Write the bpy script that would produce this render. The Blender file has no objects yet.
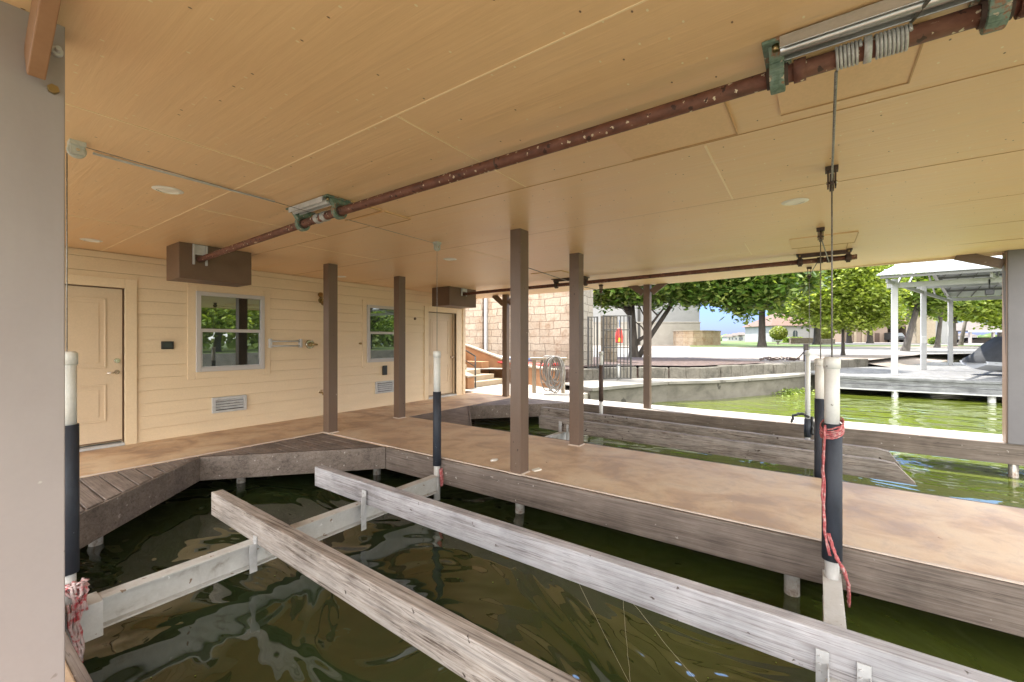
import bpy, bmesh, math, random
from mathutils import Vector, Matrix
random.seed(7)
S = bpy.context.scene
COL = S.collection
PI = math.pi

# ------------------------------------------------------------------ camera, world, sun, exposure
CAMZ = 1.85
A = math.atan(305/430)
FW = Vector((math.cos(A), math.sin(A), 0)); RT = Vector((math.sin(A), -math.cos(A), 0)); UP = Vector((0, 0, 1))
cam = bpy.data.cameras.new('camera'); co = bpy.data.objects.new('camera', cam); COL.objects.link(co)
cam.sensor_width = 36; cam.lens = 36*430/1024; cam.clip_start = .02; cam.clip_end = 3000
co.location = (0, 0, CAMZ); co.rotation_euler = (PI/2, 0, A - PI/2)
S.camera = co

SUN_DIR = Vector((0.12, 0.48, 0.87)).normalized()
SUN_EL = math.asin(SUN_DIR.z); SUN_AZ = math.atan2(SUN_DIR.x, SUN_DIR.y)
w = bpy.data.worlds.new('World'); S.world = w; w.use_nodes = True
nt = w.node_tree; nt.nodes.clear()
wo = nt.nodes.new('ShaderNodeOutputWorld'); bg = nt.nodes.new('ShaderNodeBackground')
sk = nt.nodes.new('ShaderNodeTexSky'); sk.sky_type = 'NISHITA'; sk.sun_disc = False
sk.sun_elevation = SUN_EL; sk.sun_rotation = SUN_AZ; sk.air_density = 1.0; sk.dust_density = .6; sk.ozone_density = 3.0
bg.inputs['Strength'].default_value = .15
def wn(kind, **kw):
    n = nt.nodes.new(kind)
    for k, v in kw.items(): setattr(n, k, v)
    return n
# a deep blue band low over the far shore and an unseen bright cloud bank added behind the camera to light the boathouse interior
wtc = wn('ShaderNodeTexCoord'); wsep = wn('ShaderNodeSeparateXYZ'); nt.links.new(wtc.outputs['Generated'], wsep.inputs[0])
wel = wn('ShaderNodeMapRange'); wel.inputs[1].default_value = -.02; wel.inputs[2].default_value = .42
wel.inputs[3].default_value = 0; wel.inputs[4].default_value = 1; nt.links.new(wsep.outputs[2], wel.inputs[0])
wrp = wn('ShaderNodeValToRGB'); e_ = wrp.color_ramp.elements; e_[0].position = 0; e_[0].color = (.115, .135, .26, 1); e_[1].position = 1; e_[1].color = (1, 1, 1, 1)
e2_ = e_.new(.5); e2_.color = (.20, .25, .47, 1); nt.links.new(wel.outputs[0], wrp.inputs[0])
wmul = wn('ShaderNodeMix', data_type='RGBA', blend_type='MULTIPLY'); wmul.inputs[0].default_value = 1
nt.links.new(sk.outputs[0], wmul.inputs[6]); nt.links.new(wrp.outputs[0], wmul.inputs[7])
wno = wn('ShaderNodeTexNoise'); wno.inputs['Scale'].default_value = 2.6; wno.inputs['Detail'].default_value = 7; nt.links.new(wtc.outputs['Generated'], wno.inputs['Vector'])
wdt = wn('ShaderNodeVectorMath', operation='DOT_PRODUCT'); wdt.inputs[1].default_value = (-.80, -.60, 0); nt.links.new(wtc.outputs['Generated'], wdt.inputs[0])
wa = wn('ShaderNodeMath', operation='MULTIPLY_ADD'); wa.inputs[1].default_value = .55; nt.links.new(wdt.outputs['Value'], wa.inputs[0]); nt.links.new(wno.outputs['Fac'], wa.inputs[2])
wcr = wn('ShaderNodeMapRange'); wcr.inputs[1].default_value = .50; wcr.inputs[2].default_value = .72; wa2 = wn('ShaderNodeMath', operation='MULTIPLY_ADD'); wa2.inputs[1].default_value = .42; nt.links.new(wsep.outputs[2], wa2.inputs[0]); nt.links.new(wa.outputs[0], wa2.inputs[2]); nt.links.new(wa2.outputs[0], wcr.inputs[0])
wcl = wn('ShaderNodeMix', data_type='RGBA'); nt.links.new(wcr.outputs[0], wcl.inputs[0]); nt.links.new(wmul.outputs[2], wcl.inputs[6]); wcl.inputs[7].default_value = (6.4, 6.35, 6.2, 1)
nt.links.new(wcl.outputs[2], bg.inputs[0]); nt.links.new(bg.outputs[0], wo.inputs[0])
sl = bpy.data.lights.new('sun', 'SUN'); sl.energy = 2.2; sl.angle = math.radians(.5); sl.color = (1, .955, .88)
so = bpy.data.objects.new('sun', sl); COL.objects.link(so); so.location = (0, 0, 30)
so.rotation_euler = SUN_DIR.to_track_quat('Z', 'Y').to_euler()
S.view_settings.view_transform = 'Standard'; S.view_settings.look = 'None'; S.view_settings.gamma = 1
S.view_settings.exposure = 2.62
S.render.engine = 'CYCLES'
S.cycles.max_bounces = 14; S.cycles.diffuse_bounces = 9; S.cycles.glossy_bounces = 5; S.cycles.transmission_bounces = 6
S.cycles.transparent_max_bounces = 12; S.cycles.use_denoising = True; S.cycles.sample_clamp_indirect = 6

def at(u, v, D):      # a measured point of the place: bearing, elevation, depth
    return Vector((0, 0, CAMZ)) + (FW*430 + RT*(u-512) + UP*(341-v))*(D/430)

# ------------------------------------------------------------------ materials
def mk(name, base=(.5, .5, .5), rough=.6, metal=0, spec=.5):
    m = bpy.data.materials.new(name); m.use_nodes = True
    b = m.node_tree.nodes['Principled BSDF']
    b.inputs['Base Color'].default_value = (*base, 1); b.inputs['Roughness'].default_value = rough
    b.inputs['Metallic'].default_value = metal; b.inputs['Specular IOR Level'].default_value = spec
    return m, m.node_tree, b
def node(t, kind, **kw):
    n = t.nodes.new(kind)
    for k, v in kw.items(): setattr(n, k, v)
    return n
def tex(t, scale=(1, 1, 1), noise=5, detail=6, rough=.6, dist=0, off=(0, 0, 0)):
    tc = node(t, 'ShaderNodeTexCoord'); mp = node(t, 'ShaderNodeMapping'); no = node(t, 'ShaderNodeTexNoise')
    mp.inputs['Scale'].default_value = scale; mp.inputs['Location'].default_value = off
    no.inputs['Scale'].default_value = noise; no.inputs['Detail'].default_value = detail; no.inputs['Roughness'].default_value = rough
    no.inputs['Distortion'].default_value = dist
    t.links.new(tc.outputs['Object'], mp.inputs[0]); t.links.new(mp.outputs[0], no.inputs['Vector'])
    return no.outputs['Fac']
def ramp(t, fac, stops, interp='LINEAR'):
    r = node(t, 'ShaderNodeValToRGB'); r.color_ramp.interpolation = interp
    e = r.color_ramp.elements
    while len(e) < len(stops): e.new(.5)
    for i, (p, c) in enumerate(stops):
        e[i].position = p; e[i].color = (*c, 1) if len(c) == 3 else c
    t.links.new(fac, r.inputs[0]); return r.outputs[0]
def mixc(t, fac, a, b, mode='MIX'):
    m = node(t, 'ShaderNodeMix', data_type='RGBA', blend_type=mode)
    if isinstance(fac, (int, float)): m.inputs[0].default_value = fac
    else: t.links.new(fac, m.inputs[0])
    for s, i in ((a, 6), (b, 7)):
        if isinstance(s, tuple): m.inputs[i].default_value = (*s, 1)
        else: t.links.new(s, m.inputs[i])
    return m.outputs[2]
def bump(t, b, h, strength=.3, dist=.01, prev=None):
    n = node(t, 'ShaderNodeBump'); n.inputs['Strength'].default_value = strength; n.inputs['Distance'].default_value = dist
    t.links.new(h, n.inputs['Height'])
    if prev: t.links.new(prev, n.inputs['Normal'])
    t.links.new(n.outputs[0], b.inputs['Normal']); return n.outputs[0]
W1 = (1, 1, 1); K0 = (0, 0, 0)

def wood(name, light, mid, dark, axis=1, rough=.8, grain=1.0, knots=True, bs=.5, white=None):
    m, t, b = mk(name, mid, rough, spec=.25)
    sc = [34, 34, 34]; sc[axis] = .9
    g = tex(t, tuple(sc), 1.5, 9, .72, .9)
    g2 = tex(t, (1, 1, 1), 3.2, 4, .6)
    c = ramp(t, g, [(.36, dark), (.49, mid), (.60, light)])
    sg = [120, 120, 120]; sg[axis] = 1.6
    c = mixc(t, ramp(t, tex(t, tuple(sg), 1.2, 5, .7, .4, (7, 3, 1)), [(.56, K0), (.63, (.85, .85, .85))]), c, dark)
    sx_ = [16, 16, 16]; sx_[axis] = .35
    ck = tex(t, tuple(sx_), 1.0, 3, .5, .8, (2, 9, 5))
    c = mixc(t, ramp(t, ck, [(.490, K0), (.499, (.8, .8, .8)), (.508, K0)]), c, (dark[0]*.45, dark[1]*.45, dark[2]*.45))
    c2 = ramp(t, g2, [(.3, (.62, .62, .62)), (.7, (1.12, 1.12, 1.12))])
    c = mixc(t, 1.0, c, c2, 'MULTIPLY')
    if knots:
        tc = node(t, 'ShaderNodeTexCoord'); mp = node(t, 'ShaderNodeMapping'); vo = node(t, 'ShaderNodeTexVoronoi')
        s2 = [7, 7, 7]; s2[axis] = 2.2; mp.inputs['Scale'].default_value = s2
        vo.inputs['Scale'].default_value = 1; vo.inputs['Randomness'].default_value = 1; t.links.new(tc.outputs['Object'], mp.inputs[0]); t.links.new(mp.outputs[0], vo.inputs['Vector'])
        k = ramp(t, vo.outputs['Distance'], [(.05, W1), (.16, K0)])
        c = mixc(t, k, c, dark)
    if white:
        s3 = [11, 11, 11]; s3[axis] = .35
        wf = ramp(t, tex(t, tuple(s3), 1.5, 7, .7), [(.42, K0), (.72, (.6, .6, .6))])
        c = mixc(t, wf, c, white)
    t.links.new(c, b.inputs['Base Color']); bump(t, b, g, bs, .006)
    return m

def mottled(name, stops, scale=3, rough=.7, bs=.1, detail=8, stretch=(1, 1, 1), spec=.5, metal=0, fine=60, fa=.05):
    m, t, b = mk(name, stops[0][1], rough, metal, spec)
    f = tex(t, stretch, scale, detail, .62, .3)
    c = ramp(t, f, stops)
    f2 = tex(t, (1, 1, 1), fine, 3, .6)
    c = mixc(t, 1.0, c, ramp(t, f2, [(.3, (1-fa,)*3), (.7, (1+fa*.7,)*3)]), 'MULTIPLY')
    t.links.new(c, b.inputs['Base Color'])
    if bs: bump(t, b, f2, bs*.6, .003)
    return m

def fleck(mname, col, scale=30, size=.12, share=.35, off=(0, 0, 0)):
    m = M[mname]; t = m.node_tree; b = t.nodes['Principled BSDF']; src = b.inputs['Base Color'].links[0].from_socket
    tc = node(t, 'ShaderNodeTexCoord'); mp = node(t, 'ShaderNodeMapping'); vo = node(t, 'ShaderNodeTexVoronoi'); no = node(t, 'ShaderNodeTexNoise')
    mp.inputs['Location'].default_value = off; vo.inputs['Scale'].default_value = scale; no.inputs['Scale'].default_value = scale*2.5
    t.links.new(tc.outputs['Object'], mp.inputs[0])
    mx = node(t, 'ShaderNodeVectorMath', operation='MULTIPLY_ADD'); t.links.new(no.outputs['Color'], mx.inputs[0]); mx.inputs[1].default_value = (.8/scale,)*3; t.links.new(mp.outputs[0], mx.inputs[2])
    t.links.new(tc.outputs['Object'], no.inputs['Vector']); t.links.new(mx.outputs[0], vo.inputs['Vector'])
    k = ramp(t, vo.outputs['Distance'], [(size, W1), (size+.05, K0)]); sp = node(t, 'ShaderNodeSeparateColor'); t.links.new(vo.outputs['Color'], sp.inputs[0])
    p = ramp(t, sp.outputs[0], [(1-share, K0), (1-share+.01, W1)])
    mm = node(t, 'ShaderNodeMath', operation='MULTIPLY'); t.links.new(k, mm.inputs[0]); t.links.new(p, mm.inputs[1])
    t.links.new(mixc(t, mm.outputs[0], src, col), b.inputs['Base Color'])
M = {}
# painted plywood ceiling: semi gloss, streaks of grain along Y
def ceiling_mat():
    m, t, b = mk('ceiling paint', (.6, .4, .2), .36, spec=.5)
    g = tex(t, (9, .55, 1), 1.6, 7, .6, .4)
    n = tex(t, (1, 1, 1), .8, 4, .6)
    c = ramp(t, n, [(.3, (.735, .490, .265)), (.7, (.78, .53, .295))])
    c = mixc(t, 1.0, c, ramp(t, g, [(.3, (.955, .95, .94)), (.7, (1.02, 1.02, 1.02))]), 'MULTIPLY')
    # pale flecks and small insect stains
    def flecks(scale, lo, col, c, off):
        tc = node(t, 'ShaderNodeTexCoord'); mp = node(t, 'ShaderNodeMapping'); vo = node(t, 'ShaderNodeTexVoronoi', voronoi_dimensions='2D')
        mp.inputs['Location'].default_value = off; vo.inputs['Scale'].default_value = scale; vo.inputs['Randomness'].default_value = 1
        mp.inputs['Scale'].default_value = (1, 1.7, 1)
        t.links.new(tc.outputs['Object'], mp.inputs[0]); t.links.new(mp.outputs[0], vo.inputs['Vector'])
        k = ramp(t, vo.outputs['Distance'], [(lo, W1), (lo+.012, K0)])
        pick = node(t, 'ShaderNodeSeparateColor'); t.links.new(vo.outputs['Color'], pick.inputs[0])
        p = ramp(t, pick.outputs[0], [(.55, K0), (.56, W1)])
        mm = node(t, 'ShaderNodeMath', operation='MULTIPLY'); t.links.new(k, mm.inputs[0]); t.links.new(p, mm.inputs[1])
        return mixc(t, mm.outputs[0], c, col)
    c = flecks(5.0, .030, (.8, .68, .45), c, (0, 0, 0))
    c = flecks(3.5, .016, (.12, .06, .03), c, (3.3, 1.7, 0))
    t.links.new(c, b.inputs['Base Color'])
    wv = node(t, 'ShaderNodeTexWave'); wv.wave_type = 'BANDS'; wv.bands_direction = 'X'; wv.inputs['Scale'].default_value = 9
    wv.inputs['Distortion'].default_value = 1.2; wv.inputs['Detail'].default_value = 2; wv.inputs['Detail Scale'].default_value = .6
    tc = node(t, 'ShaderNodeTexCoord'); t.links.new(tc.outputs['Object'], wv.inputs['Vector'])
    p = bump(t, b, g, .5, .010); bump(t, b, wv.outputs['Fac'], .03, .004, p)
    t.links.new(ramp(t, g, [(.3, (.30,)*3), (.7, (.46,)*3)]), b.inputs['Roughness'])
    return m
M['ceiling'] = ceiling_mat()
M['seam'] = mk('seam caulk', (.86, .68, .44), .5)[0]
M['seam_dark'] = mk('dark seam', (.46, .28, .13), .6)[0]
M['patch'] = mottled('ceiling patch panel', [(.3, (.70, .46, .24)), (.7, (.75, .50, .27))], 4, .45, .05)
M['siding'] = mottled('siding paint', [(.3, (.70, .55, .365)), (.7, (.75, .595, .40))], 2, .6, .05, stretch=(.6, 1, 4))
M['trim_tan'] = mottled('tan trim paint', [(.3, (.70, .55, .365)), (.7, (.75, .595, .40))], 3, .5, .04)
M['door'] = mottled('tan door paint', [(.3, (.60, .465, .315)), (.7, (.64, .50, .345))], 3, .42, .04)
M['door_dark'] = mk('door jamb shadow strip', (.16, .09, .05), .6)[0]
M['brown'] = mottled('brown post paint', [(.3, (.135, .087, .060)), (.7, (.165, .110, .078))], 4, .4, .04, stretch=(1, 1, .3))
M['post_grey'] = mottled('weathered post paint', [(.25, (.285, .245, .24)), (.55, (.325, .287, .28)), (.8, (.35, .31, .305))], 2.2, .45, .03, stretch=(1, 1, .35), fa=.015)
M['motorbox'] = mottled('brown box paint', [(.3, (.125, .072, .043)), (.7, (.15, .09, .055))], 4, .5, .05)
M['brace'] = mottled('brown brace paint', [(.3, (.27, .13, .06)), (.7, (.32, .17, .09))], 5, .5, .1)
M['deck'] = None
def deck_mat():
    m, t, b = mk('stained concrete', (.4, .28, .2), .55, spec=.4)
    a = tex(t, (1, .8, 1), 2.3, 5, .6, .5)
    c = ramp(t, a, [(.36, (.27, .125, .055)), (.45, (.46, .255, .125)), (.54, (.61, .41, .23)), (.68, (.68, .52, .345))])
    a2 = tex(t, (1, 1, 1), 6, 6, .7, .8, (4, 2, 0))
    c = mixc(t, 1.0, c, ramp(t, a2, [(.32, (.66, .58, .50)), (.5, W1), (.75, (1.08, 1.1, 1.12))]), 'MULTIPLY')
    a3 = tex(t, (1, 1, 1), 90, 3, .6)
    c = mixc(t, 1.0, c, ramp(t, a3, [(.3, (.9, .9, .9)), (.7, (1.06, 1.06, 1.06))]), 'MULTIPLY')
    # paler towards the open water end: daylight there painted into the slab colour
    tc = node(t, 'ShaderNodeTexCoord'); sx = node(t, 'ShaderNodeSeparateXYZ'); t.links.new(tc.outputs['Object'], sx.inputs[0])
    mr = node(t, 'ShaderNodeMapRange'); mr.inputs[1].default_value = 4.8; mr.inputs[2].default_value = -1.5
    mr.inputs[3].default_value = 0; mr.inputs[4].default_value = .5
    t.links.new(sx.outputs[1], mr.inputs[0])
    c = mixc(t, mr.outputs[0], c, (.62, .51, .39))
    t.links.new(c, b.inputs['Base Color']); bump(t, b, a3, .15, .003)
    t.links.new(ramp(t, a2, [(.3, (.42,)*3), (.7, (.65,)*3)]), b.inputs['Roughness'])
    return m
M['deck'] = deck_mat()
M['edge'] = mottled('pale slab edge', [(.3, (.52, .42, .34)), (.7, (.66, .56, .48))], 5, .7, .2)
M['patio'] = mottled('patio concrete', [(.3, (.30, .27, .235)), (.7, (.38, .35, .31))], 1.2, .8, .1)
M['boards'] = wood('grey brown deck boards', (.27, .225, .20), (.215, .178, .158), (.15, .12, .105), 1, .75, knots=False, bs=.25)
M['fascia_y'] = wood('weathered fascia along y', (.25, .21, .182), (.19, .153, .13), (.125, .098, .082), 1, .8, knots=False, bs=.35, white=(.26, .21, .185))
M['fascia_x'] = wood('weathered fascia along x', (.25, .21, .182), (.19, .153, .13), (.125, .098, .082), 0, .8, knots=False, bs=.35, white=(.26, .21, .185))
M['bunk'] = wood('weathered bunk timber', (.43, .375, .335), (.33, .28, .24), (.10, .07, .055), 1, .85, bs=.8, white=(.48, .445, .42))
M['bunk_pale'] = wood('bleached bunk timber', (.50, .485, .50), (.42, .40, .415), (.24, .21, .205), 1, .85, bs=.7, white=(.53, .54, .575))
M['bunk_grey'] = wood('grey bunk timber', (.38, .33, .29), (.29, .245, .21), (.12, .09, .075), 1, .85, bs=.6, white=(.40, .37, .34))
M['end'] = mottled('cut timber end', [(.3, (.38, .30, .23)), (.7, (.50, .42, .34))], 20, .9, .3)
M['galv'] = mottled('galvanised beam', [(.3, (.40, .39, .38)), (.52, (.52, .52, .525)), (.8, (.60, .60, .60))], 6, .6, .15, metal=.15)
M['galv_old'] = mottled('stained galvanised beam', [(.28, (.30, .27, .24)), (.42, (.50, .49, .47)), (.8, (.62, .62, .61))], 7, .7, .25, metal=.05)
M['rust'] = mottled('rusty pipe', [(.25, (.075, .03, .02)), (.5, (.15, .058, .038)), (.66, (.20, .085, .055)), (.71, (.46, .36, .28))], 22, .62, .4, stretch=(1, .5, 1), metal=.15)
M['rust_dark'] = mottled('dark rusty steel', [(.3, (.04, .025, .018)), (.7, (.10, .06, .045))], 18, .7, .4)
M['green_cast'] = mottled('chipped green casting', [(.38, (.10, .15, .105)), (.55, (.17, .24, .19)), (.62, (.26, .12, .06)), (.8, (.40, .34, .26))], 26, .6, .5)
M['steel'] = mottled('shiny galvanised channel', [(.3, (.45, .45, .45)), (.7, (.72, .72, .72))], 8, .32, .1, stretch=(1, .2, 1), metal=.8)
M['cable'] = mottled('steel cable', [(.3, (.16, .15, .14)), (.7, (.32, .31, .29))], 60, .5, .2, metal=.4)
M['coil'] = mottled('wound cable', [(.3, (.35, .34, .32)), (.7, (.55, .54, .52))], 60, .5, .2, metal=.3)
M['pvc'] = mottled('white pvc pipe', [(.3, (.66, .66, .62)), (.7, (.78, .78, .75))], 5, .4, .04, stretch=(1, 1, .3))
M['foam'] = mottled('navy foam sleeve', [(.3, (.018, .022, .032)), (.7, (.035, .042, .058))], 12, .65, .3, stretch=(1, 1, .4))
M['pulley'] = mottled('worn pulley paint', [(.3, (.42, .42, .38)), (.7, (.62, .61, .56))], 14, .6, .3)
M['rope'] = mottled('faded red strap', [(.3, (.30, .05, .055)), (.5, (.46, .12, .125)), (.66, (.55, .38, .36))], 40, .9, .5)
M['rope_pale'] = mottled('worn red and white strap', [(.40, (.42, .06, .07)), (.50, (.52, .34, .33)), (.75, (.55, .53, .52))], 30, .9, .5)
M['piling'] = mottled('pitted piling', [(.3, (.16, .10, .07)), (.5, (.36, .33, .30)), (.8, (.50, .49, .46))], 16, .8, .4)
M['white'] = mk('window frame vinyl', (.50, .475, .455), .45)[0]
M['fixture'] = mk('white fixture plastic', (.80, .77, .70), .45)[0]
M['black'] = mk('black plastic', (.02, .02, .02), .4)[0]
M['screen'] = mk('display glass', (.05, .06, .06), .15)[0]
M['chrome'] = mk('satin nickel', (.62, .58, .52), .25, 1)[0]
M['brass'] = mk('dull brass', (.35, .25, .12), .4, 1)[0]
M['vent'] = mottled('grey vent metal', [(.3, (.42, .42, .41)), (.7, (.55, .55, .54))], 9, .5, .1)
M['post_dark_grey'] = mottled('blue grey post paint', [(.25, (.145, .135, .145)), (.75, (.185, .175, .185))], 2.4, .45, .03, fa=.02)
M['truss_grey'] = mk('grey purlin', (.13, .13, .125), .6)[0]
def glass_mat(name, g, tint):
    m, t, b = mk(name, (.012, .015, .015), .12)
    gl = node(t, 'ShaderNodeBsdfGlossy'); gl.inputs['Roughness'].default_value = .01; gl.inputs['Color'].default_value = (*tint, 1)
    mx = node(t, 'ShaderNodeMixShader'); mx.inputs[0].default_value = g
    t.links.new(b.outputs[0], mx.inputs[1]); t.links.new(gl.outputs[0], mx.inputs[2])
    out = [n for n in t.nodes if n.type == 'OUTPUT_MATERIAL'][0]; t.links.new(mx.outputs[0], out.inputs[0])
    return m
M['glass'] = glass_mat('window glass', .27, (.86, .90, .9))
M['glass_screen'] = glass_mat('screened window glass', .16, (.85, .9, .88))

def stone(name, c1, c2, c3, mortar, sx, sz, axis='X', rough=.9):
    """coursed stone on a vertical face; axis = which world axis the courses run along"""
    m, t, b = mk(name, c1, rough, spec=.2)
    tc = node(t, 'ShaderNodeTexCoord'); sp = node(t, 'ShaderNodeSeparateXYZ'); cb = node(t, 'ShaderNodeCombineXYZ')
    t.links.new(tc.outputs['Object'], sp.inputs[0])
    if axis == 'XY':
        ad = node(t, 'ShaderNodeMath', operation='SUBTRACT'); t.links.new(sp.outputs[0], ad.inputs[0]); t.links.new(sp.outputs[1], ad.inputs[1])
        t.links.new(ad.outputs[0], cb.inputs[0])
    else: t.links.new(sp.outputs[0 if axis == 'X' else 1], cb.inputs[0])
    t.links.new(sp.outputs[2], cb.inputs[1])
    dn = node(t, 'ShaderNodeTexNoise'); dn.inputs['Scale'].default_value = 1.7; t.links.new(cb.outputs[0], dn.inputs['Vector'])
    dm = node(t, 'ShaderNodeVectorMath', operation='MULTIPLY_ADD'); dm.inputs[1].default_value = (.30, .13, 0)
    t.links.new(dn.outputs['Color'], dm.inputs[0]); t.links.new(cb.outputs[0], dm.inputs[2])
    br = node(t, 'ShaderNodeTexBrick'); br.offset = .43; br.squash = .7; br.squash_frequency = 3
    br.inputs['Scale'].default_value = 1; br.inputs['Brick Width'].default_value = sx; br.inputs['Row Height'].default_value = sz
    br.inputs['Mortar Size'].default_value = .012; br.inputs['Mortar Smooth'].default_value = .3; br.inputs['Bias'].default_value = 0
    br.inputs['Color1'].default_value = (*c1, 1); br.inputs['Color2'].default_value = (*c2, 1); br.inputs['Mortar'].default_value = (*mortar, 1)
    t.links.new(dm.outputs[0], br.inputs['Vector'])
    n = tex(t, (1, 1, 1), 2.2, 7, .65)
    c = mixc(t, ramp(t, n, [(.5, K0), (.7, W1)]), br.outputs['Color'], c3)
    n2 = tex(t, (1, 1, 1), 14, 6, .7)
    c = mixc(t, 1.0, c, ramp(t, n2, [(.3, (.78, .78, .78)), (.7, (1.14, 1.14, 1.14))]), 'MULTIPLY')
    t.links.new(c, b.inputs['Base Color'])
    inv = node(t, 'ShaderNodeMath', operation='SUBTRACT'); inv.inputs[0].default_value = 1; t.links.new(br.outputs['Fac'], inv.inputs[1])
    p = bump(t, b, inv.outputs[0], .8, .03); bump(t, b, n2, .7, .03, p)
    return m
M['limestone'] = stone('limestone blocks', (.36, .285, .215), (.44, .36, .28), (.28, .185, .12), (.23, .175, .13), .62, .27, 'Y')
M['limestone_x'] = stone('pale limestone blocks', (.24, .215, .185), (.29, .26, .22), (.20, .17, .14), (.15, .13, .105), .62, .27, 'X')
M['bedstone'] = stone('grey kerb stones', (.15, .138, .115), (.20, .185, .155), (.075, .070, .058), (.07, .06, .045), 1.3, .6, 'XY')
M['pillarstone'] = stone('pillar blocks', (.20, .17, .13), (.25, .225, .185), (.18, .135, .085), (.09, .075, .055), .4, .28, 'XY')
M['orange'] = mottled('ochre stucco', [(.3, (.26, .125, .052)), (.7, (.33, .17, .08))], 3, .85, .2)
M['cream'] = mottled('cream stone cap', [(.3, (.29, .235, .17)), (.7, (.37, .31, .235))], 4, .8, .15)
M['stair'] = mottled('pale limestone step', [(.3, (.27, .205, .135)), (.7, (.34, .27, .185))], 5, .8, .15)
M['seawall'] = mottled('stained seawall concrete', [(.28, (.07, .064, .052)), (.5, (.14, .127, .105)), (.8, (.20, .182, .155))], 1.6, .9, .3, stretch=(1, 1, 1.6))
M['ledge'] = mottled('seawall cap', [(.3, (.15, .138, .12)), (.7, (.25, .232, .205))], 1.4, .85, .2)
M['mulch'] = mottled('bark mulch', [(.3, (.030, .016, .012)), (.5, (.060, .036, .028)), (.75, (.145, .10, .082))], 7, .95, .9, fine=18, fa=.35)
M['road'] = mottled('pale concrete road', [(.3, (.13, .122, .113)), (.7, (.175, .165, .153))], .5, .9, .1)
M['gravel'] = mottled('sandy gravel', [(.3, (.17, .14, .115)), (.7, (.24, .20, .17))], 1.2, .95, .3, fine=12, fa=.15)
M['grass'] = mottled('lawn grass', [(.3, (.06, .10, .018)), (.7, (.10, .14, .028))], .6, .95, .3, fine=8, fa=.2)
M['iron'] = mk('grey painted iron', (.06, .058, .055), .5, .3)[0]
M['white_paint'] = mottled('white paint', [(.3, (.36, .36, .357)), (.7, (.41, .41, .407))], 3, .5, .05)
M['whiteroof'] = mk('white metal roofing', (.33, .34, .355), .4, .0)[0]
M['dockwood'] = wood('weathered white dock board', (.27, .275, .28), (.18, .183, .187), (.07, .068, .066), 1, .8, knots=False, bs=.3)
M['dockdeck'] = wood('grey dock deck', (.235, .23, .225), (.20, .197, .193), (.15, .147, .143), 0, .8, knots=False, bs=.2)
M['canvas'] = mottled('black canvas', [(.3, (.015, .016, .018)), (.7, (.03, .032, .036))], 5, .8, .3)
M['hull'] = mk('white gelcoat', (.4, .41, .42), .2)[0]
M['stucco_w'] = mottled('white stucco', [(.3, (.25, .25, .252)), (.7, (.29, .29, .292))], 1, .9, .1, fine=14)
M['stucco_t'] = mottled('tan stucco', [(.3, (.22, .165, .13)), (.7, (.26, .20, .16))], 1, .9, .1)
M['tile'] = mottled('clay roof tile', [(.3, (.09, .05, .038)), (.7, (.14, .085, .062))], 3, .9, .3)
M['shingle'] = mottled('brown shingle', [(.3, (.08, .065, .057)), (.7, (.12, .10, .09))], 3, .9, .3)
M['red'] = mk('red foam', (.55, .03, .02), .5)[0]
M['yellow'] = mk('yellow print', (.8, .45, .03), .5)[0]
M['blue'] = mk('blue plastic', (.10, .16, .30), .4)[0]
M['whiteplastic'] = mk('white plastic', (.7, .72, .75), .4)[0]
M['hose'] = mottled('pale hose', [(.3, (.20, .18, .16)), (.7, (.34, .32, .30))], 9, .5, .1)
M['carpaint'] = mk('dark grey car paint', (.06, .065, .07), .3, .3)[0]
M['tyre'] = mk('tyre rubber', (.02, .02, .02), .8)[0]
M['carglass'] = mk('car glass', (.03, .04, .05), .08)[0]
M['skypane'] = mk('pale blue door paint', (.25, .42, .66), .5)[0]

fleck('rust', (.60, .50, .36), 34, .20, .30); fleck('rust', (.05, .02, .015), 24, .25, .3, (3, 1, 2))
fleck('brown', (.42, .36, .31), 9, .05, .25); fleck('brown', (.05, .03, .02), 11, .06, .25, (1, 4, 2))
fleck('post_grey', (.20, .16, .15), 9, .05, .3); fleck('post_grey', (.46, .43, .42), 7, .06, .25, (2, 2, 5))
fleck('fascia_y', (.40, .36, .33), 14, .14, .22); fleck('fascia_x', (.40, .36, .33), 14, .14, .22); fleck('boards', (.42, .37, .34), 9, .08, .2)
fleck('bunk', (.05, .035, .028), 9, .09, .3); fleck('bunk_pale', (.10, .08, .07), 9, .07, .3); fleck('bunk_pale', (.60, .60, .60), 8, .07, .2, (1, 1, 3)); fleck('bunk_grey', (.07, .05, .04), 9, .13, .4)
fleck('galv_old', (.24, .17, .12), 16, .16, .25); fleck('galv_old', (.75, .75, .74), 20, .12, .2, (1, 5, 2)); fleck('green_cast', (.45, .38, .28), 40, .25, .25)
fleck('pvc', (.30, .28, .24), 16, .07, .25); fleck('foam', (.16, .17, .18), 30, .08, .2); fleck('deck', (.25, .13, .07), 5, .03, .3); fleck('deck', (.72, .62, .50), 6, .03, .3, (2, 2, 2)); fleck('steel', (.18, .09, .05), 14, .12, .2)
fleck('seawall', (.05, .045, .035), 1.8, .12, .4); fleck('ledge', (.10, .09, .075), 1.2, .14, .45); fleck('road', (.09, .085, .078), .6, .10, .4); fleck('gravel', (.10, .075, .055), 1.5, .12, .4)
fleck('post_dark_grey', (.42, .40, .40), 9, .05, .3)
M['pale_base'] = mottled('pale base stone', [(.3, (.30, .275, .24)), (.7, (.38, .35, .31))], .8, .9, .1); M['warm_stone'] = stone('warm rubble stone', (.36, .27, .185), (.42, .33, .24), (.30, .19, .11), (.24, .19, .14), .9, .45, 'XY')
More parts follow.
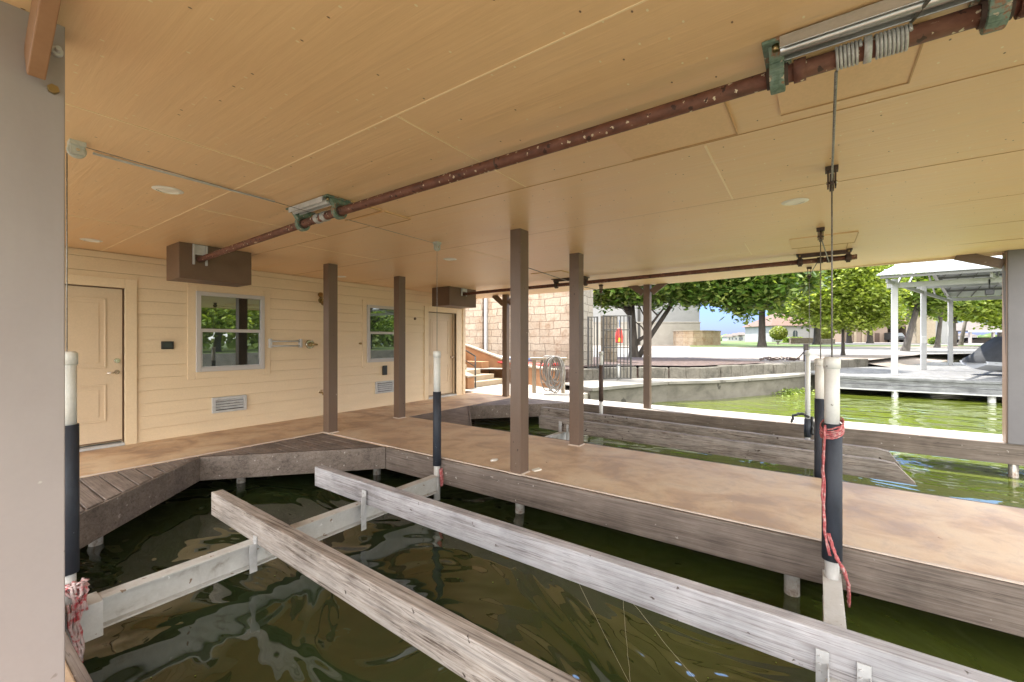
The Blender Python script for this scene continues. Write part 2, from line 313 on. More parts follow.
def leafmat(name, a, b_, c_, trans=.35, rough=.45):
    m, t, b = mk(name, a, rough, spec=.4)
    tc = node(t, 'ShaderNodeNewGeometry')
    c = ramp(t, tc.outputs['Random Per Island'], [(.0, a), (.55, b_), (1, c_)])
    t.links.new(c, b.inputs['Base Color'])
    tr = node(t, 'ShaderNodeBsdfTranslucent'); t.links.new(mixc(t, 1.0, c, (1.5, 1.5, .5), 'MULTIPLY'), tr.inputs['Color'])
    mx = node(t, 'ShaderNodeMixShader'); mx.inputs[0].default_value = trans
    t.links.new(b.outputs[0], mx.inputs[1]); t.links.new(tr.outputs[0], mx.inputs[2])
    out = [n for n in t.nodes if n.type == 'OUTPUT_MATERIAL'][0]; t.links.new(mx.outputs[0], out.inputs[0])
    return m
M['leaf_dark'] = leafmat('glossy dark leaf', (.045, .090, .016), (.095, .165, .030), (.24, .28, .08), .34, .32)
M['leaf_light'] = leafmat('fresh light leaf', (.14, .19, .03), (.23, .30, .055), (.38, .43, .13), .45)
M['leaf_mid'] = leafmat('mid green leaf', (.085, .14, .024), (.16, .23, .042), (.29, .34, .10), .42)
M['leaf_lime'] = leafmat('yellow green leaf', (.12, .16, .012), (.17, .20, .018), (.22, .25, .03), .2)
M['bark'] = mottled('grey bark', [(.3, (.030, .024, .020)), (.7, (.085, .070, .058))], 5, .95, .9, stretch=(1, 1, .3), fine=30)
M['bark_pale'] = mottled('pale bark', [(.3, (.05, .042, .036)), (.7, (.13, .113, .098))], 4, .95, .9, stretch=(1, 1, .35), fine=26)
M['weed'] = leafmat('water weed', (.10, .15, .03), (.16, .22, .04), (.25, .30, .08), .3)

def water_mat():
    m, t, b = mk('lake water', (.05, .07, .02), .03, spec=.5)
    b.inputs['IOR'].default_value = 1.8
    n = tex(t, (1, 1, 1), .5, 3, .5)
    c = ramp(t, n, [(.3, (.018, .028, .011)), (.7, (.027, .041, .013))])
    # scattered and reflected green light painted in towards the open channel, darker between docks
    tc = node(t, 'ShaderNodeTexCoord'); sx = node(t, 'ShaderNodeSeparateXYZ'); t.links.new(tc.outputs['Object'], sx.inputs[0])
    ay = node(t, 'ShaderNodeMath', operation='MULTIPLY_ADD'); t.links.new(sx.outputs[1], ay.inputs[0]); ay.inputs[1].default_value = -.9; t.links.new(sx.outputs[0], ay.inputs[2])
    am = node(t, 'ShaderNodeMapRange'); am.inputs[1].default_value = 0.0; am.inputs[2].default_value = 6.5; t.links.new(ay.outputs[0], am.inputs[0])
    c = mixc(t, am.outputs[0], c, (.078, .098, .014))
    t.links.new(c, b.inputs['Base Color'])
    a = tex(t, (1.0, .6, 1), 1.35, 2, .42, 1.3)
    a2 = tex(t, (1, .5, 1), 9, 2, .5, .3)
    # ripples are livelier out on the open water than between the docks
    tc = node(t, 'ShaderNodeTexCoord'); sx = node(t, 'ShaderNodeSeparateXYZ'); t.links.new(tc.outputs['Object'], sx.inputs[0])
    mr = node(t, 'ShaderNodeMapRange'); mr.inputs[1].default_value = 5.5; mr.inputs[2].default_value = 9.5
    mr.inputs[3].default_value = .02; mr.inputs[4].default_value = .15
    t.links.new(sx.outputs[0], mr.inputs[0])
    bn = node(t, 'ShaderNodeBump'); bn.inputs['Distance'].default_value = .12; bn.inputs['Strength'].default_value = .62
    t.links.new(a, bn.inputs['Height'])
    b2 = node(t, 'ShaderNodeBump'); b2.inputs['Distance'].default_value = .03
    t.links.new(mr.outputs[0], b2.inputs['Strength']); t.links.new(a2, b2.inputs['Height']); t.links.new(bn.outputs[0], b2.inputs['Normal'])
    t.links.new(b2.outputs[0], b.inputs['Normal'])
    return m
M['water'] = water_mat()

# ------------------------------------------------------------------ building helpers
def wloc(p):
    v = Vector((0, 0, 0))
    while p is not None:
        v += p.location; p = p.parent
    return v
class MB:
    """collects shapes (world coordinates) and links them as ONE mesh object"""
    def __init__(s): s.bm = bmesh.new()
    def box(s, x0, x1, y0, y1, z0, z1, mat=None):
        r = bmesh.ops.create_cube(s.bm, size=1)
        T = Matrix.Translation(((x0+x1)/2, (y0+y1)/2, (z0+z1)/2)) @ Matrix.Diagonal((abs(x1-x0), abs(y1-y0), abs(z1-z0), 1))
        if mat: T = mat @ T
        bmesh.ops.transform(s.bm, matrix=T, verts=r['verts']); return s
    def bar(s, p, q, w, h, up=UP, ext=0):
        p = Vector(p); q = Vector(q); d = (q-p); L = d.length; d.normalize()
        x = d.cross(Vector(up)); 
        if x.length < 1e-4: x = d.cross(Vector((1, 0, 0)))
        x.normalize(); z = x.cross(d)
        R = Matrix((x, d, z)).transposed().to_4x4()
        T = Matrix.Translation((p+q)/2) @ R @ Matrix.Diagonal((w, L+ext, h, 1))
        r = bmesh.ops.create_cube(s.bm, size=1); bmesh.ops.transform(s.bm, matrix=T, verts=r['verts']); return s
    def tube(s, pts, r, n=10, cap=True):
        pts = [Vector(p) for p in pts]; rs = r if isinstance(r, (list, tuple)) else [r]*len(pts)
        rings = []; prev = None
        for i, p in enumerate(pts):
            d = (pts[min(i+1, len(pts)-1)] - pts[max(i-1, 0)]).normalized()
            if prev is None:
                x = d.orthogonal().normalized()
            else:
                x = (prev - d*prev.dot(d)); x = x.normalized() if x.length > 1e-5 else d.orthogonal().normalized()
            prev = x; y = d.cross(x)
            rings.append([s.bm.verts.new(p + (x*math.cos(2*PI*k/n) + y*math.sin(2*PI*k/n))*rs[i]) for k in range(n)])
        for a, b in zip(rings, rings[1:]):
            for k in range(n): s.bm.faces.new((a[k], a[(k+1) % n], b[(k+1) % n], b[k])).smooth = True
        if cap:
            s.bm.faces.new(rings[0][::-1]); s.bm.faces.new(rings[-1])
        return s
    def prism(s, poly, z0, z1):
        a = [s.bm.verts.new((x, y, z0)) for x, y in poly]; b = [s.bm.verts.new((x, y, z1)) for x, y in poly]; n = len(poly)
        s.bm.faces.new(a[::-1]); s.bm.faces.new(b)
        for k in range(n): s.bm.faces.new((a[k], a[(k+1) % n], b[(k+1) % n], b[k]))
        return s
    def extr(s, poly, d):      # polygon of 3-D points extruded by vector d
        d = Vector(d); a = [s.bm.verts.new(Vector(p)) for p in poly]; b = [s.bm.verts.new(Vector(p)+d) for p in poly]; n = len(poly)
        s.bm.faces.new(a[::-1]); s.bm.faces.new(b)
        for k in range(n): s.bm.faces.new((a[k], a[(k+1) % n], b[(k+1) % n], b[k]))
        return s
    def face(s, pts):
        s.bm.faces.new([s.bm.verts.new(Vector(p)) for p in pts]); return s
    def ball(s, c, r, sub=2, sc=(1, 1, 1)):
        q = bmesh.ops.create_icosphere(s.bm, subdivisions=sub, radius=r)
        bmesh.ops.transform(s.bm, matrix=Matrix.Translation(c) @ Matrix.Diagonal((*sc, 1)), verts=q['verts'])
        for v in q['verts']:
            for f in v.link_faces: f.smooth = True
        return s
    def build(s, name, mat, parent=None, bev=0, loc=None):
        bmesh.ops.recalc_face_normals(s.bm, faces=s.bm.faces)
        me = bpy.data.meshes.new(name)
        base = wloc(parent) if parent is not None else Vector(loc or (0, 0, 0))
        if base.length: bmesh.ops.translate(s.bm, vec=-base, verts=s.bm.verts)
        s.bm.to_mesh(me); s.bm.free(); me.materials.append(M[mat] if isinstance(mat, str) else mat)
        o = bpy.data.objects.new(name, me); COL.objects.link(o)
        if parent is not None: o.parent = parent
        else: o.location = base
        if bev:
            b = o.modifiers.new('bevel', 'BEVEL'); b.width = bev; b.segments = 2; b.limit_method = 'ANGLE'
        return o
def sub(name, mb, mat, part, bev=0):      # a sub-part: parts sit at their thing's origin, so plain parenting works
    return mb.build(name, mat, part, bev)
def tag(o, label=None, cat=None, group=None, kind=None):
    if label: o['label'] = label
    if cat: o['category'] = cat
    if group: o['group'] = group
    if kind: o['kind'] = kind
    return o
def thing(name, label, cat, loc=(0, 0, 0), group=None):
    o = bpy.data.objects.new(name, None); COL.objects.link(o); o.location = loc; o.empty_display_size = .1
    return tag(o, label, cat, group)
def box(*a): return MB().box(*a)

# ------------------------------------------------------------------ the lie of the land
# lake
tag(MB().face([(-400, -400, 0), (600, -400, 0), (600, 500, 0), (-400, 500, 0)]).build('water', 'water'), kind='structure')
tag(MB().face([(-400, -400, -1.6), (600, -400, -1.6), (600, 500, -1.6), (-400, 500, -1.6)]).build('lake_bed', 'mulch'), kind='structure')

SEA = [(10.45, 4.88), (12.5, 4.15), (13.5, 3.75), (14.8, 2.6), (17.5, 1.2), (20.8, -.08), (26, -2.6), (33, -5.0), (45, -9.0), (60, -14)]
BED = [(12.2, 6.1), (13.0, 5.6), (14.2, 4.9), (15.0, 3.1), (18.0, 1.77), (21.9, -.07), (24.1, -.8), (26.1, -2.0), (32.9, -4.2), (45, -8.2), (60, -13)]
def strip(path, thick_dir, z0, z1, th):      # a wall following a polyline
    mb = MB(); L = []
    n = len(path)
    for i, p in enumerate(path):
        a = Vector(path[max(i-1, 0)]); b = Vector(path[min(i+1, n-1)]); d = (b-a).normalized()
        nn = Vector((-d.y, d.x))*thick_dir
        L.append((Vector(p), Vector(p)+nn*th))
    v = [[mb.bm.verts.new((q.x, q.y, z)) for q in pr_ for z in (z0, z1)] for pr_ in L]
    for a, b in zip(v, v[1:]):
        mb.bm.faces.new((a[0], b[0], b[1], a[1])); mb.bm.faces.new((a[3], b[3], b[2], a[2])); mb.bm.faces.new((a[1], b[1], b[3], a[3])); mb.bm.faces.new((a[0], a[2], b[2], b[0]))
    mb.bm.faces.new(v[0][:2] + v[0][:1:-1]) if False else None
    mb.bm.faces.new((v[0][0], v[0][1], v[0][3], v[0][2])); mb.bm.faces.new((v[-1][0], v[-1][2], v[-1][3], v[-1][1]))
    return mb
def sheet(pa, pb, za, zb, fine=1):
    mb = MB()
    va = [mb.bm.verts.new((*p, za)) for p in pa]; vb = [mb.bm.verts.new((*p, zb)) for p in pb]
    for i in range(len(pa)-1): mb.bm.faces.new((va[i], va[i+1], vb[i+1], vb[i]))
    return mb
rk0 = random.Random(8)
seawall = thing('seawall', 'stained grey concrete seawall with a pale cap curving along the far water edge', 'seawall', (14.8, 2.6, 0))
strip(SEA, 1, -1.5, .52, .45).build('wall', 'seawall', seawall, .02)
SEA_F = [(x-.03, y-.05) for x, y in SEA]
mb = MB()
for (a, b) in zip(SEA_F, SEA_F[1:]):
    a = Vector((*a, 0)); b = Vector((*b, 0)); n_ = max(1, round((b-a).length/1.7)); d_ = (b-a).normalized(); nn_ = Vector((-d_.y, d_.x, 0))
    for k in range(n_):
        p = a.lerp(b, (k+.004)/n_); q = a.lerp(b, (k+.996)/n_); o_ = nn_*(.30+rk0.uniform(-.012, .012))
        mb.bar(p+o_+UP*.573, q+o_+UP*.573, .62, .095)
mb.build('cap', 'ledge', seawall, .012)
# ledge ground between the seawall and the stone kerb
m_ = MB(); back = [(11.0, 6.8), (12.6, 6.3), (13.6, 6.0), (15.2, 4.6), (18.3, 3.0), (21.9, 1.4), (27, -.6), (34.4, -2.8), (46, -6), (61.5, -10)]
va = [m_.bm.verts.new((x+.2, y+.35, .612)) for x, y in SEA]; vb = [m_.bm.verts.new((*p, .612)) for p in back]
for i in range(len(SEA)-1): m_.bm.faces.new((va[i], va[i+1], vb[i+1], vb[i]))
tag(m_.build('path', 'ledge'), kind='structure')
kerb = thing('stone_kerb_wall', 'low weathered stone block wall holding up the mulch bed above the seawall', 'retaining wall', (15, 3.1, .6))
mb = MB(); rk = random.Random(31)
for (a, b) in zip(BED[:8], BED[1:8]):
    a = Vector((*a, 0)); b = Vector((*b, 0)); n_ = max(1, round((b-a).length/1.05)); d_ = (b-a).normalized(); nn_ = Vector((-d_.y, d_.x, 0))
    for k in range(n_):
        p = a.lerp(b, (k+.02)/n_); q = a.lerp(b, (k+.985)/n_); h_ = 1.0+rk.uniform(-.035, .03); o_ = nn_*(.16+rk.uniform(-.035, .035))
        mb.bar(p+o_+UP*((h_+.56)/2), q+o_+UP*((h_+.56)/2), .32, h_-.56)
kw_ = mb.build('wall', 'bedstone', kerb, .035)
strip([(x+.02, y+.06) for x, y in BED[:8]], 1, .50, .93, .24).build('backing', 'mulch', kerb)

m_ = sheet([(x-.3, y-.9) for x, y in BED[7:]], [(x+.5, y+1.1) for x, y in BED[7:]], .625, .985)
tag(m_.build('gravel_slope', 'gravel'), kind='structure')
def gz(D):      # the ground climbs gently away from the lake
    pts = [(0, .93), (18, .93), (25, 1.0), (40, 1.3), (70, 1.6), (120, 1.8), (400, 1.86), (1500, 1.9)]
    for (a, za), (b, zb) in zip(pts, pts[1:]):
        if D <= b: return za + (zb-za)*(D-a)/(b-a)
    return 1.9
def radial(name, mat, u0, u1, rows, du=14, lift=0, start=None, wig=0, kind='structure', kw=None):
    """ground laid out between two bearings; rows = depths"""
    mb = MB(); prev = None; us = []; u = u0
    while u < u1: us.append(u); u += du
    us.append(u1); rnd = random.Random(hash(name) % 1000 if False else len(name)*7)
    for k, D in enumerate(rows):
        row = []
        for u in us:
            DD = D(u) if callable(D) else D
            DD *= 1 + (rnd.uniform(-wig, wig) if wig else 0)
            p = (FW*430 + RT*(u-512))*(DD/430)
            row.append(mb.bm.verts.new((p.x, p.y, gz(DD)+lift)))
        if prev:
            for i in range(len(us)-1): mb.bm.faces.new((prev[i], prev[i+1], row[i+1], row[i]))
        prev = row
    o = mb.build(name, mat)
    for f in o.data.polygons: f.use_smooth = True
    return tag(o, kind=kind)
def bedD(u):      # depth of the stone kerb along a bearing
    d = FW*430 + RT*(u-512); best = None
    for a, b in zip(BED, BED[1:]):
        a = Vector((*a, 0)); e = Vector((*b, 0))-a
        den = d.x*e.y - d.y*e.x
        if abs(den) < 1e-9: continue
        t = (a.x*e.y - a.y*e.x)/den; s = (a.x*d.y - a.y*d.x)/den
        if t > 0 and -1e-6 <= s <= 1.001: best = t*430 if best is None else min(best, t*430)
    if best is None: best = 14.0 if u < 640 else 40
    return best + .12
radial('ground', 'gravel', 300, 1180, [bedD, lambda u: max(22, bedD(u)+.5), lambda u: max(28, bedD(u)+1), 40, 48, 70, 110, 180, 400, 1500], du=5)
def lerp(u, pts):
    for (a, x), (b, y) in zip(pts, pts[1:]):
        if u <= b: return x + (y-x)*(u-a)/(b-a)
    return pts[-1][1]
radial('road', 'road', 575, 1160, [lambda u: lerp(u, [(575, 22), (700, 23), (900, 26), (1160, 30)]), 29, lambda u: lerp(u, [(575, 36), (700, 37), (900, 38), (1160, 42)])], lift=.012)
tag(radial('mulch_bed', 'mulch', 575, 765, [lambda u: bedD(u)+.05, lambda u: lerp(u, [(575, 21.5), (700, 20), (765, 17.2)])], lift=.10, wig=.012), kind='structure')
radial('driveway', 'road', 800, 1000, [44, 50, lambda u: lerp(u, [(800, 60), (1000, 70)]), 90], lift=.02)
radial('lawn', 'grass', 690, 1180, [lambda u: lerp(u, [(690, 40), (800, 40), (900, 42), (1180, 46)]), lambda u: lerp(u, [(690, 70), (800, 52), (900, 45), (1180, 52)])], lift=.03)
radial('lawn', 'grass', 640, 800, [60, 80, 120, 260], lift=.05)
# far shore hills
mb = MB(); prev = None; rnd = random.Random(3)
for k in range(60):
    u = 560 + k*12; h = 6 + 3*math.sin(k*.5) + rnd.uniform(-1, 1.2)
    p = at(u, 341, 520); q = at(u, 341, 560)
    row = [mb.bm.verts.new((p.x, p.y, -2)), mb.bm.verts.new((p.x, p.y, 1.9+h*.6)), mb.bm.verts.new((q.x, q.y, 1.9+h))]
    if prev:
        mb.bm.faces.new((prev[0], row[0], row[1], prev[1])); mb.bm.faces.new((prev[1], row[1], row[2], prev[2]))
    prev = row
tag(mb.build('hills', mottled('distant woodland', [(.3, (.03, .05, .028)), (.7, (.06, .08, .05))], .12, .95, .0)), kind='structure')

# ------------------------------------------------------------------ dock
DZ = .47
dock = thing('boathouse_dock', 'tan brown stained concrete dock with grey board corners under the boathouse roof', 'dock', (4.5, 6.5, 0))
slab = MB()
slab.prism([(-1.2, 6.08), (-1.2, 7.6), (9.0, 7.6), (9.0, 6.12), (8.66, 6.12), (8.66, 6.10), (5.3, 6.10), (5.3, 4.6), (5.33, -3.2), (3.68, -3.2), (3.66, 4.6), (3.66, 6.08)], DZ-.10, DZ)
slab.build('walkway_slab', 'deck', dock, .006)
box(-1.4, .40, -3.2, 6.079, DZ-.10, DZ).build('near_pier_slab', 'deck', dock, .006)
box(8.67, 9.36, -3.2, 6.119, DZ-.10, DZ-.001).build('far_pier_slab', 'patio', dock, .006)
tag(box(9.02, 12.4, 4.95, 12, DZ-.5, DZ-.004).build('patio', 'patio'), kind='structure')
# pale worn edge strips
MB().bar((3.668, -3.2, DZ+.002), (3.668, 5.9, DZ+.002), .022, .008).bar((-1.2, 6.09, DZ+.002), (3.66, 6.09, DZ+.002), .022, .008).build('slab_edge', 'edge', dock)
# deck boards in the four cut corners
def boards(tri, name='corner_boards'):
    xs = [p[0] for p in tri]; x0, x1 = min(xs), max(xs); mb = MB(); x = x0
    def span(x):
        ys = []
        for a, b in zip(tri, tri[1:]+tri[:1]):
            if abs(a[0]-b[0]) < 1e-6: continue
            t = (x-a[0])/(b[0]-a[0])
            if -1e-4 <= t <= 1+1e-4: ys.append(a[1]+t*(b[1]-a[1]))
        return (min(ys), max(ys)) if ys else None
    while x < x1-.02:
        xa, xb = x+.006, min(x+.138, x1)
        sa, sb = span(xa), span(xb)
        if sa and sb and max(sa[1]-sa[0], sb[1]-sb[0]) > .02:
            mb.prism([(xa, sa[0]), (xb, sb[0]), (xb, sb[1]+.0), (xa, sa[1])], DZ-.04, DZ-.006)
        x += .146
    return mb.build(name, 'boards', dock, .003)
AP1 = (2.03, 6.03); AP2 = (6.95, 6.08)
boards([(.42, 4.45), AP1, (2.03, 6.07), (.42, 6.07)]); boards([AP1, (3.64, 4.6), (3.64, 6.07), (2.03, 6.07)])
boards([(5.32, 4.6), AP2, (6.95, 6.095), (5.32, 6.095)]); boards([AP2, (8.65, 4.5), (8.65, 6.09), (6.95, 6.09)])
# fascia boards hung round both slips
def fascia(p, q, mat):
    p = Vector((*p, (DZ+.19)/2-.006)); q = Vector((*q, (DZ+.19)/2-.006))
    return MB().bar(p, q, .045, DZ-.19).build('fascia_board', mat, dock, .005)
for p, q, m_ in [((.42, -3.2), (.42, 4.45), 'fascia_y'), ((.42, 4.46), AP1, 'fascia_x'), (AP1, (3.64, 4.61), 'fascia_x'), ((3.64, 4.58), (3.66, -3.2), 'fascia_y'),
                 ((5.33, 4.6), (5.35, -3.2), 'fascia_y'), ((5.32, 4.6), AP2, 'fascia_x'), (AP2, (8.65, 4.5), 'fascia_x'), ((8.65, 4.5), (8.64, -3.2), 'fascia_y')]:
    fascia(p, q, m_)
# darkness below the walkway: the bank the house stands on
tag(box(-3, 9.0, 7.62, 14, -1.6, DZ-.11).build('bank', 'mulch'), kind='structure')
for x, y in [(3.76, .15), (3.84, 2.62), (2.54, 6.15), (3.79, 4.99), (1.0, 5.35), (5.2, 1.2), (6.2, 5.6), (8.72, -2.18), (8.75, .9)]:
    MB().tube([(x, y, -1.5), (x, y, DZ-.11)], .05, 16).build('piling', 'piling', dock)

# ------------------------------------------------------------------ boathouse
bh = thing('boathouse', 'boathouse with tan lap siding, orange tan ceiling and brown posts round two boat slips', 'boathouse', (4.5, 7.5, DZ))
def cz(x, y): return 3.006 + .07*max(0, min(1, (1.6-y)/3.6))*max(0, min(1, (x-3.5)/5.2))
def ex(y): return 9.07 - (8-y)*.033
mb = MB(); g = []
xs = [-1.5 + i*.5 for i in range(22)]
for yy in [-2.6 + j*.6 for j in range(17)] + [7.52]:
    row = []
    for x in xs:
        X = min(x, ex(yy)) if x < xs[-1] else ex(yy)
        row.append(mb.bm.verts.new((X, yy, cz(X, yy))))
    g.append(row)
for a, b in zip(g, g[1:]):
    for i in range(len(a)-1):
        if (a[i].co-a[i+1].co).length > 1e-5 and (b[i].co-b[i+1].co).length > 1e-5: mb.bm.faces.new((a[i], a[i+1], b[i+1], b[i]))
ceil = mb.build('ceiling', 'ceiling', bh)
for f in ceil.data.polygons: f.use_smooth = True
# roof body above and the edge board
MB().prism([(-1.5, -2.6), (ex(-2.6), -2.6), (ex(12), 12), (-1.5, 12)], 3.1, 3.42).build('roof', 'shingle', bh)
MB().bar((ex(-2.6)+.02, -2.6, 3.12), (ex(12)+.02, 12, 3.08), .04, .17).build('edge_board', 'trim_tan', bh, .004)
MB().bar((-1.5, -2.62, 3.1), (ex(-2.6)+.04, -2.62, 3.12), .04, .17).build('edge_board', 'trim_tan', bh, .004)
# seams
def seam(x0, y0, x1, y1, mat='seam', w=.007):
    return MB().bar((x0, y0, cz(x0, y0)-.0015), (x1, y1, cz(x1, y1)-.0015), w, .004).build('ceiling_seam', mat, bh)
seam(1.45, -2.6, 1.45, 7.5); seam(.0, 2.98, 1.447, 2.98); seam(.3, 5.6, 1.447, 5.6); seam(1.453, 1.76, 2.69, 1.78); seam(2.73, .54, 3.9, .56, w=.012)
seam(1.453, 4.4, 2.7, 4.42); seam(2.7, 5.1, 3.9, 5.1); seam(5.73, .7, 6.6, .72, w=.009); seam(3.95, 3.6, 5.1, 3.6)
for x in (2.70, 5.15, 6.38, 7.6): seam(x, -2.6, x, 7.5, 'seam_dark', .004)
seam(3.92, -2.6, 3.92, 7.5, 'seam_dark', .005)
# patch panels let into the ceiling under the shafts
def patchp(x0, x1, y0, y1, th=.012):
    z = cz((x0+x1)/2, (y0+y1)/2)
    p = box(x0, x1, y0, y1, z-th, z+.02).build('ceiling_patch', 'patch', bh, .002)
    MB().bar((x1-.004, y0, z-th-.002), (x1-.004, y1, z-th-.002), .007, .004).bar((x0, y0, z-th-.002), (x1, y0, z-th-.002), .007, .004).build('panel_gap', 'seam_dark', p)
patchp(2.13, 2.57, -.33, .15); patchp(2.16, 2.66, .36, .95); patchp(2.12, 2.42, 3.12, 3.66); patchp(2.45, 2.75, 3.12, 3.64)
patchp(5.86, 6.45, -.36, .26); patchp(6.5, 6.9, -.3, .2); patchp(6.2, 6.9, 3.4, 4.0)
# lap siding: tilted boards, split round the doors
WY = 7.5
def siding(x0, x1, z0, z1, mb):
    h = .175; k0 = math.floor((z0-DZ)/h)
    z = DZ + k0*h
    while z < z1-.005:
        a, b = max(z, z0), min(z+h-.003, z1)
        def yo(zz): return WY - .002 + .014*((zz-z)/h)     # each board leans out at its lower edge
        mb.extr([(x0, yo(a), a), (x0, yo(b), b), (x0, WY+.05, b), (x0, WY+.05, a)], (x1-x0, 0, 0))
        z += h
D1 = (.77, 1.68, .52, 2.55); D2 = (7.14, 8.11, .51, 2.55)
mb = MB()
siding(-1.5, D1[0], DZ, 3.0, mb); siding(D1[0], D1[1], D1[3], 3.0, mb); siding(D1[1], D2[0], DZ, 3.0, mb); siding(D2[0], D2[1], D2[3], 3.0, mb); siding(D2[1], 8.44, DZ, 3.0, mb)
wall = mb.build('siding_wall', 'siding', bh)
box(-1.5, 8.42, WY+.16, WY+.24, DZ-.1, 3.09).build('inner_wall', 'trim_tan', bh)
box(8.40, 8.44, WY+.051, 12, DZ-.1, 3.09).build('side_wall', 'siding', bh)
MB().box(8.36, 8.45, WY-.018, WY+.05, DZ, 3.0).build('corner_trim', 'trim_tan', bh, .003)
def door(d, hinge_left, panels=True):
    x0, x1, z0, z1 = d
    t = .125
    fr = MB()
    fr.box(x0-t, x0, WY-.022, WY+.06, DZ, z1+t); fr.box(x1, x1+t, WY-.022, WY+.06, DZ, z1+t); fr.box(x0+.001, x1-.001, WY-.021, WY+.06, z1, z1+t-.001)
    # jambs
    fr.box(x0+.001, x0+.012, WY+.061, WY+.15, DZ, z1-.001); fr.box(x1-.012, x1-.001, WY+.061, WY+.15, DZ, z1-.001)
    dy = WY+.045 if x0 < 3 else WY+.11
    leaf = MB().box(x0+.014, x1-.014, dy, dy+.045, z0+.02, z1-.006).build('door', 'door', bh, .002)
    f = sub('frame', fr, 'trim_tan', leaf, .003)
    pz = [(1.50, 2.41), (.80, 1.29)] if x0 < 3 else [(1.50, 2.38), (.80, 1.28)]
    for a, b in pz:      # moulded panels: a raised rim round a shallow field
        pm = MB(); xa, xb = x0+.17, x1-.17; r = .022; y0 = dy-.010
        pm.box(xa, xb, y0, dy+.001, b-r, b); pm.box(xa, xb, y0, dy+.001, a, a+r); pm.box(xa, xa+r, y0, dy+.001, a+r+.001, b-r-.001); pm.box(xb-r, xb, y0, dy+.001, a+r+.001, b-r-.001)
        pm.box(xa+.07, xb-.07, dy-.006, dy+.001, a+.07, b-.07)
        sub('panel', pm, 'door', leaf, .004)
    sub('sill', MB().box(x0+.002, x1-.002, WY-.03, WY+.14, DZ+.001, DZ+.035), 'vent', leaf, .003)
    sub('jamb_shadow_strip', MB().box(x1-.0125, x1-.0015, dy-.012, dy-.001, z0, z1-.004).box(x0+.0125, x1-.013, dy-.012, dy-.001, z1-.014, z1-.003).box(x0+.02, x1-.02, dy-.006, dy-.001, z0+.012, z0+.026), 'door_dark', leaf)
    return leaf, dy
leaf, dy = door(D1, True)
kx = 1.615
hd = MB().tube([(kx, dy, 1.44), (kx, dy-.045, 1.44)], [.03, .014], 14).tube([(kx, dy-.05, 1.44), (kx-.05, dy-.055, 1.437), (kx-.11, dy-.05, 1.432)], [.012, .011, .008], 10)
sub('handle', hd, 'chrome', leaf); sub('deadbolt', MB().tube([(kx, dy, 1.59), (kx, dy-.018, 1.59)], [.033, .029], 18).box(kx-.006, kx+.006, dy-.032, dy-.017, 1.575, 1.605), 'chrome', leaf)
leaf2, dy2 = door(D2, True)
sub('handle', MB().tube([(8.04, dy2, 1.44), (8.04, dy2-.05, 1.44)], [.03, .012], 12).ball((8.04, dy2-.06, 1.44), .028), 'chrome', leaf2)

def window(x0, x1, z0, z1, zm):
    t = .1
    tr = MB(); tr.box(x0-t, x0, WY-.012, WY+.012, z0-t, z1+t); tr.box(x1, x1+t, WY-.012, WY+.012, z0-t, z1+t); tr.box(x0+.001, x1-.001, WY-.0115, WY+.012, z1, z1+t-.001); tr.box(x0+.001, x1-.001, WY-.0115, WY+.012, z0-t+.001, z0)
    f = .06; fr = MB()
    fr.box(x0, x0+f, WY-.042, WY+.01, z0, z1); fr.box(x1-f, x1, WY-.042, WY+.01, z0, z1); fr.box(x0+f+.001, x1-f-.001, WY-.041, WY+.01, z1-f, z1); fr.box(x0+f+.001, x1-f-.001, WY-.041, WY+.01, z0, z0+f)
    fr.box(x0+f+.001, x1-f-.001, WY-.036, WY+.01, zm-.025, zm+.025)
    win = fr.build('window', 'white', bh, .004)
    sub('window_trim', tr, 'trim_tan', win, .003)
    sub('pane', box(x0+f+.001, x1-f-.001, WY-.014, WY-.008, zm+.026, z1-f-.001), 'glass', win)
    sub('pane', box(x0+f+.016, x1-f-.016, WY-.010, WY-.004, z0+f+.016, zm-.026), 'glass_screen', win)
    s = MB(); a, b, c, d = x0+f+.001, x1-f-.001, z0+f+.001, zm-.026
    s.box(a, a+.018, WY-.03, WY-.005, c, d); s.box(b-.018, b, WY-.03, WY-.005, c, d); s.box(a+.019, b-.019, WY-.03, WY-.005, c, c+.018)
    sub('screen_frame', s, 'vent', win)
    return win
window(2.48, 3.44, 1.39, 2.59, 2.01); window(5.44, 6.32, 1.41, 2.59, 2.02)
# crawl-space vents
for x0, x1, z0, z1 in ((2.69, 3.17, .75, .985), (5.65, 6.13, .75, 1.0)):
    v = MB(); v.box(x0, x1, WY-.03, WY+.01, z1-.035, z1); v.box(x0, x1, WY-.03, WY+.01, z0, z0+.035); v.box(x0, x0+.045, WY-.03, WY+.01, z0+.036, z1-.036); v.box(x1-.045, x1, WY-.03, WY+.01, z0+.036, z1-.036)
    fr = v.build('wall_vent', 'vent', bh, .003); lv = MB()
    for k in range(4):
        z = z0+.052+k*.041
        lv.extr([(x0+.05, WY-.026, z), (x0+.05, WY-.008, z+.028), (x0+.05, WY-.003, z+.028), (x0+.05, WY-.02, z-.004)], (x1-x0-.1, 0, 0))
    sub('louvre', lv, 'vent', fr); sub('backing', box(x0+.046, x1-.046, WY-.002, WY+.004, z0+.036, z1-.036), 'black', fr)

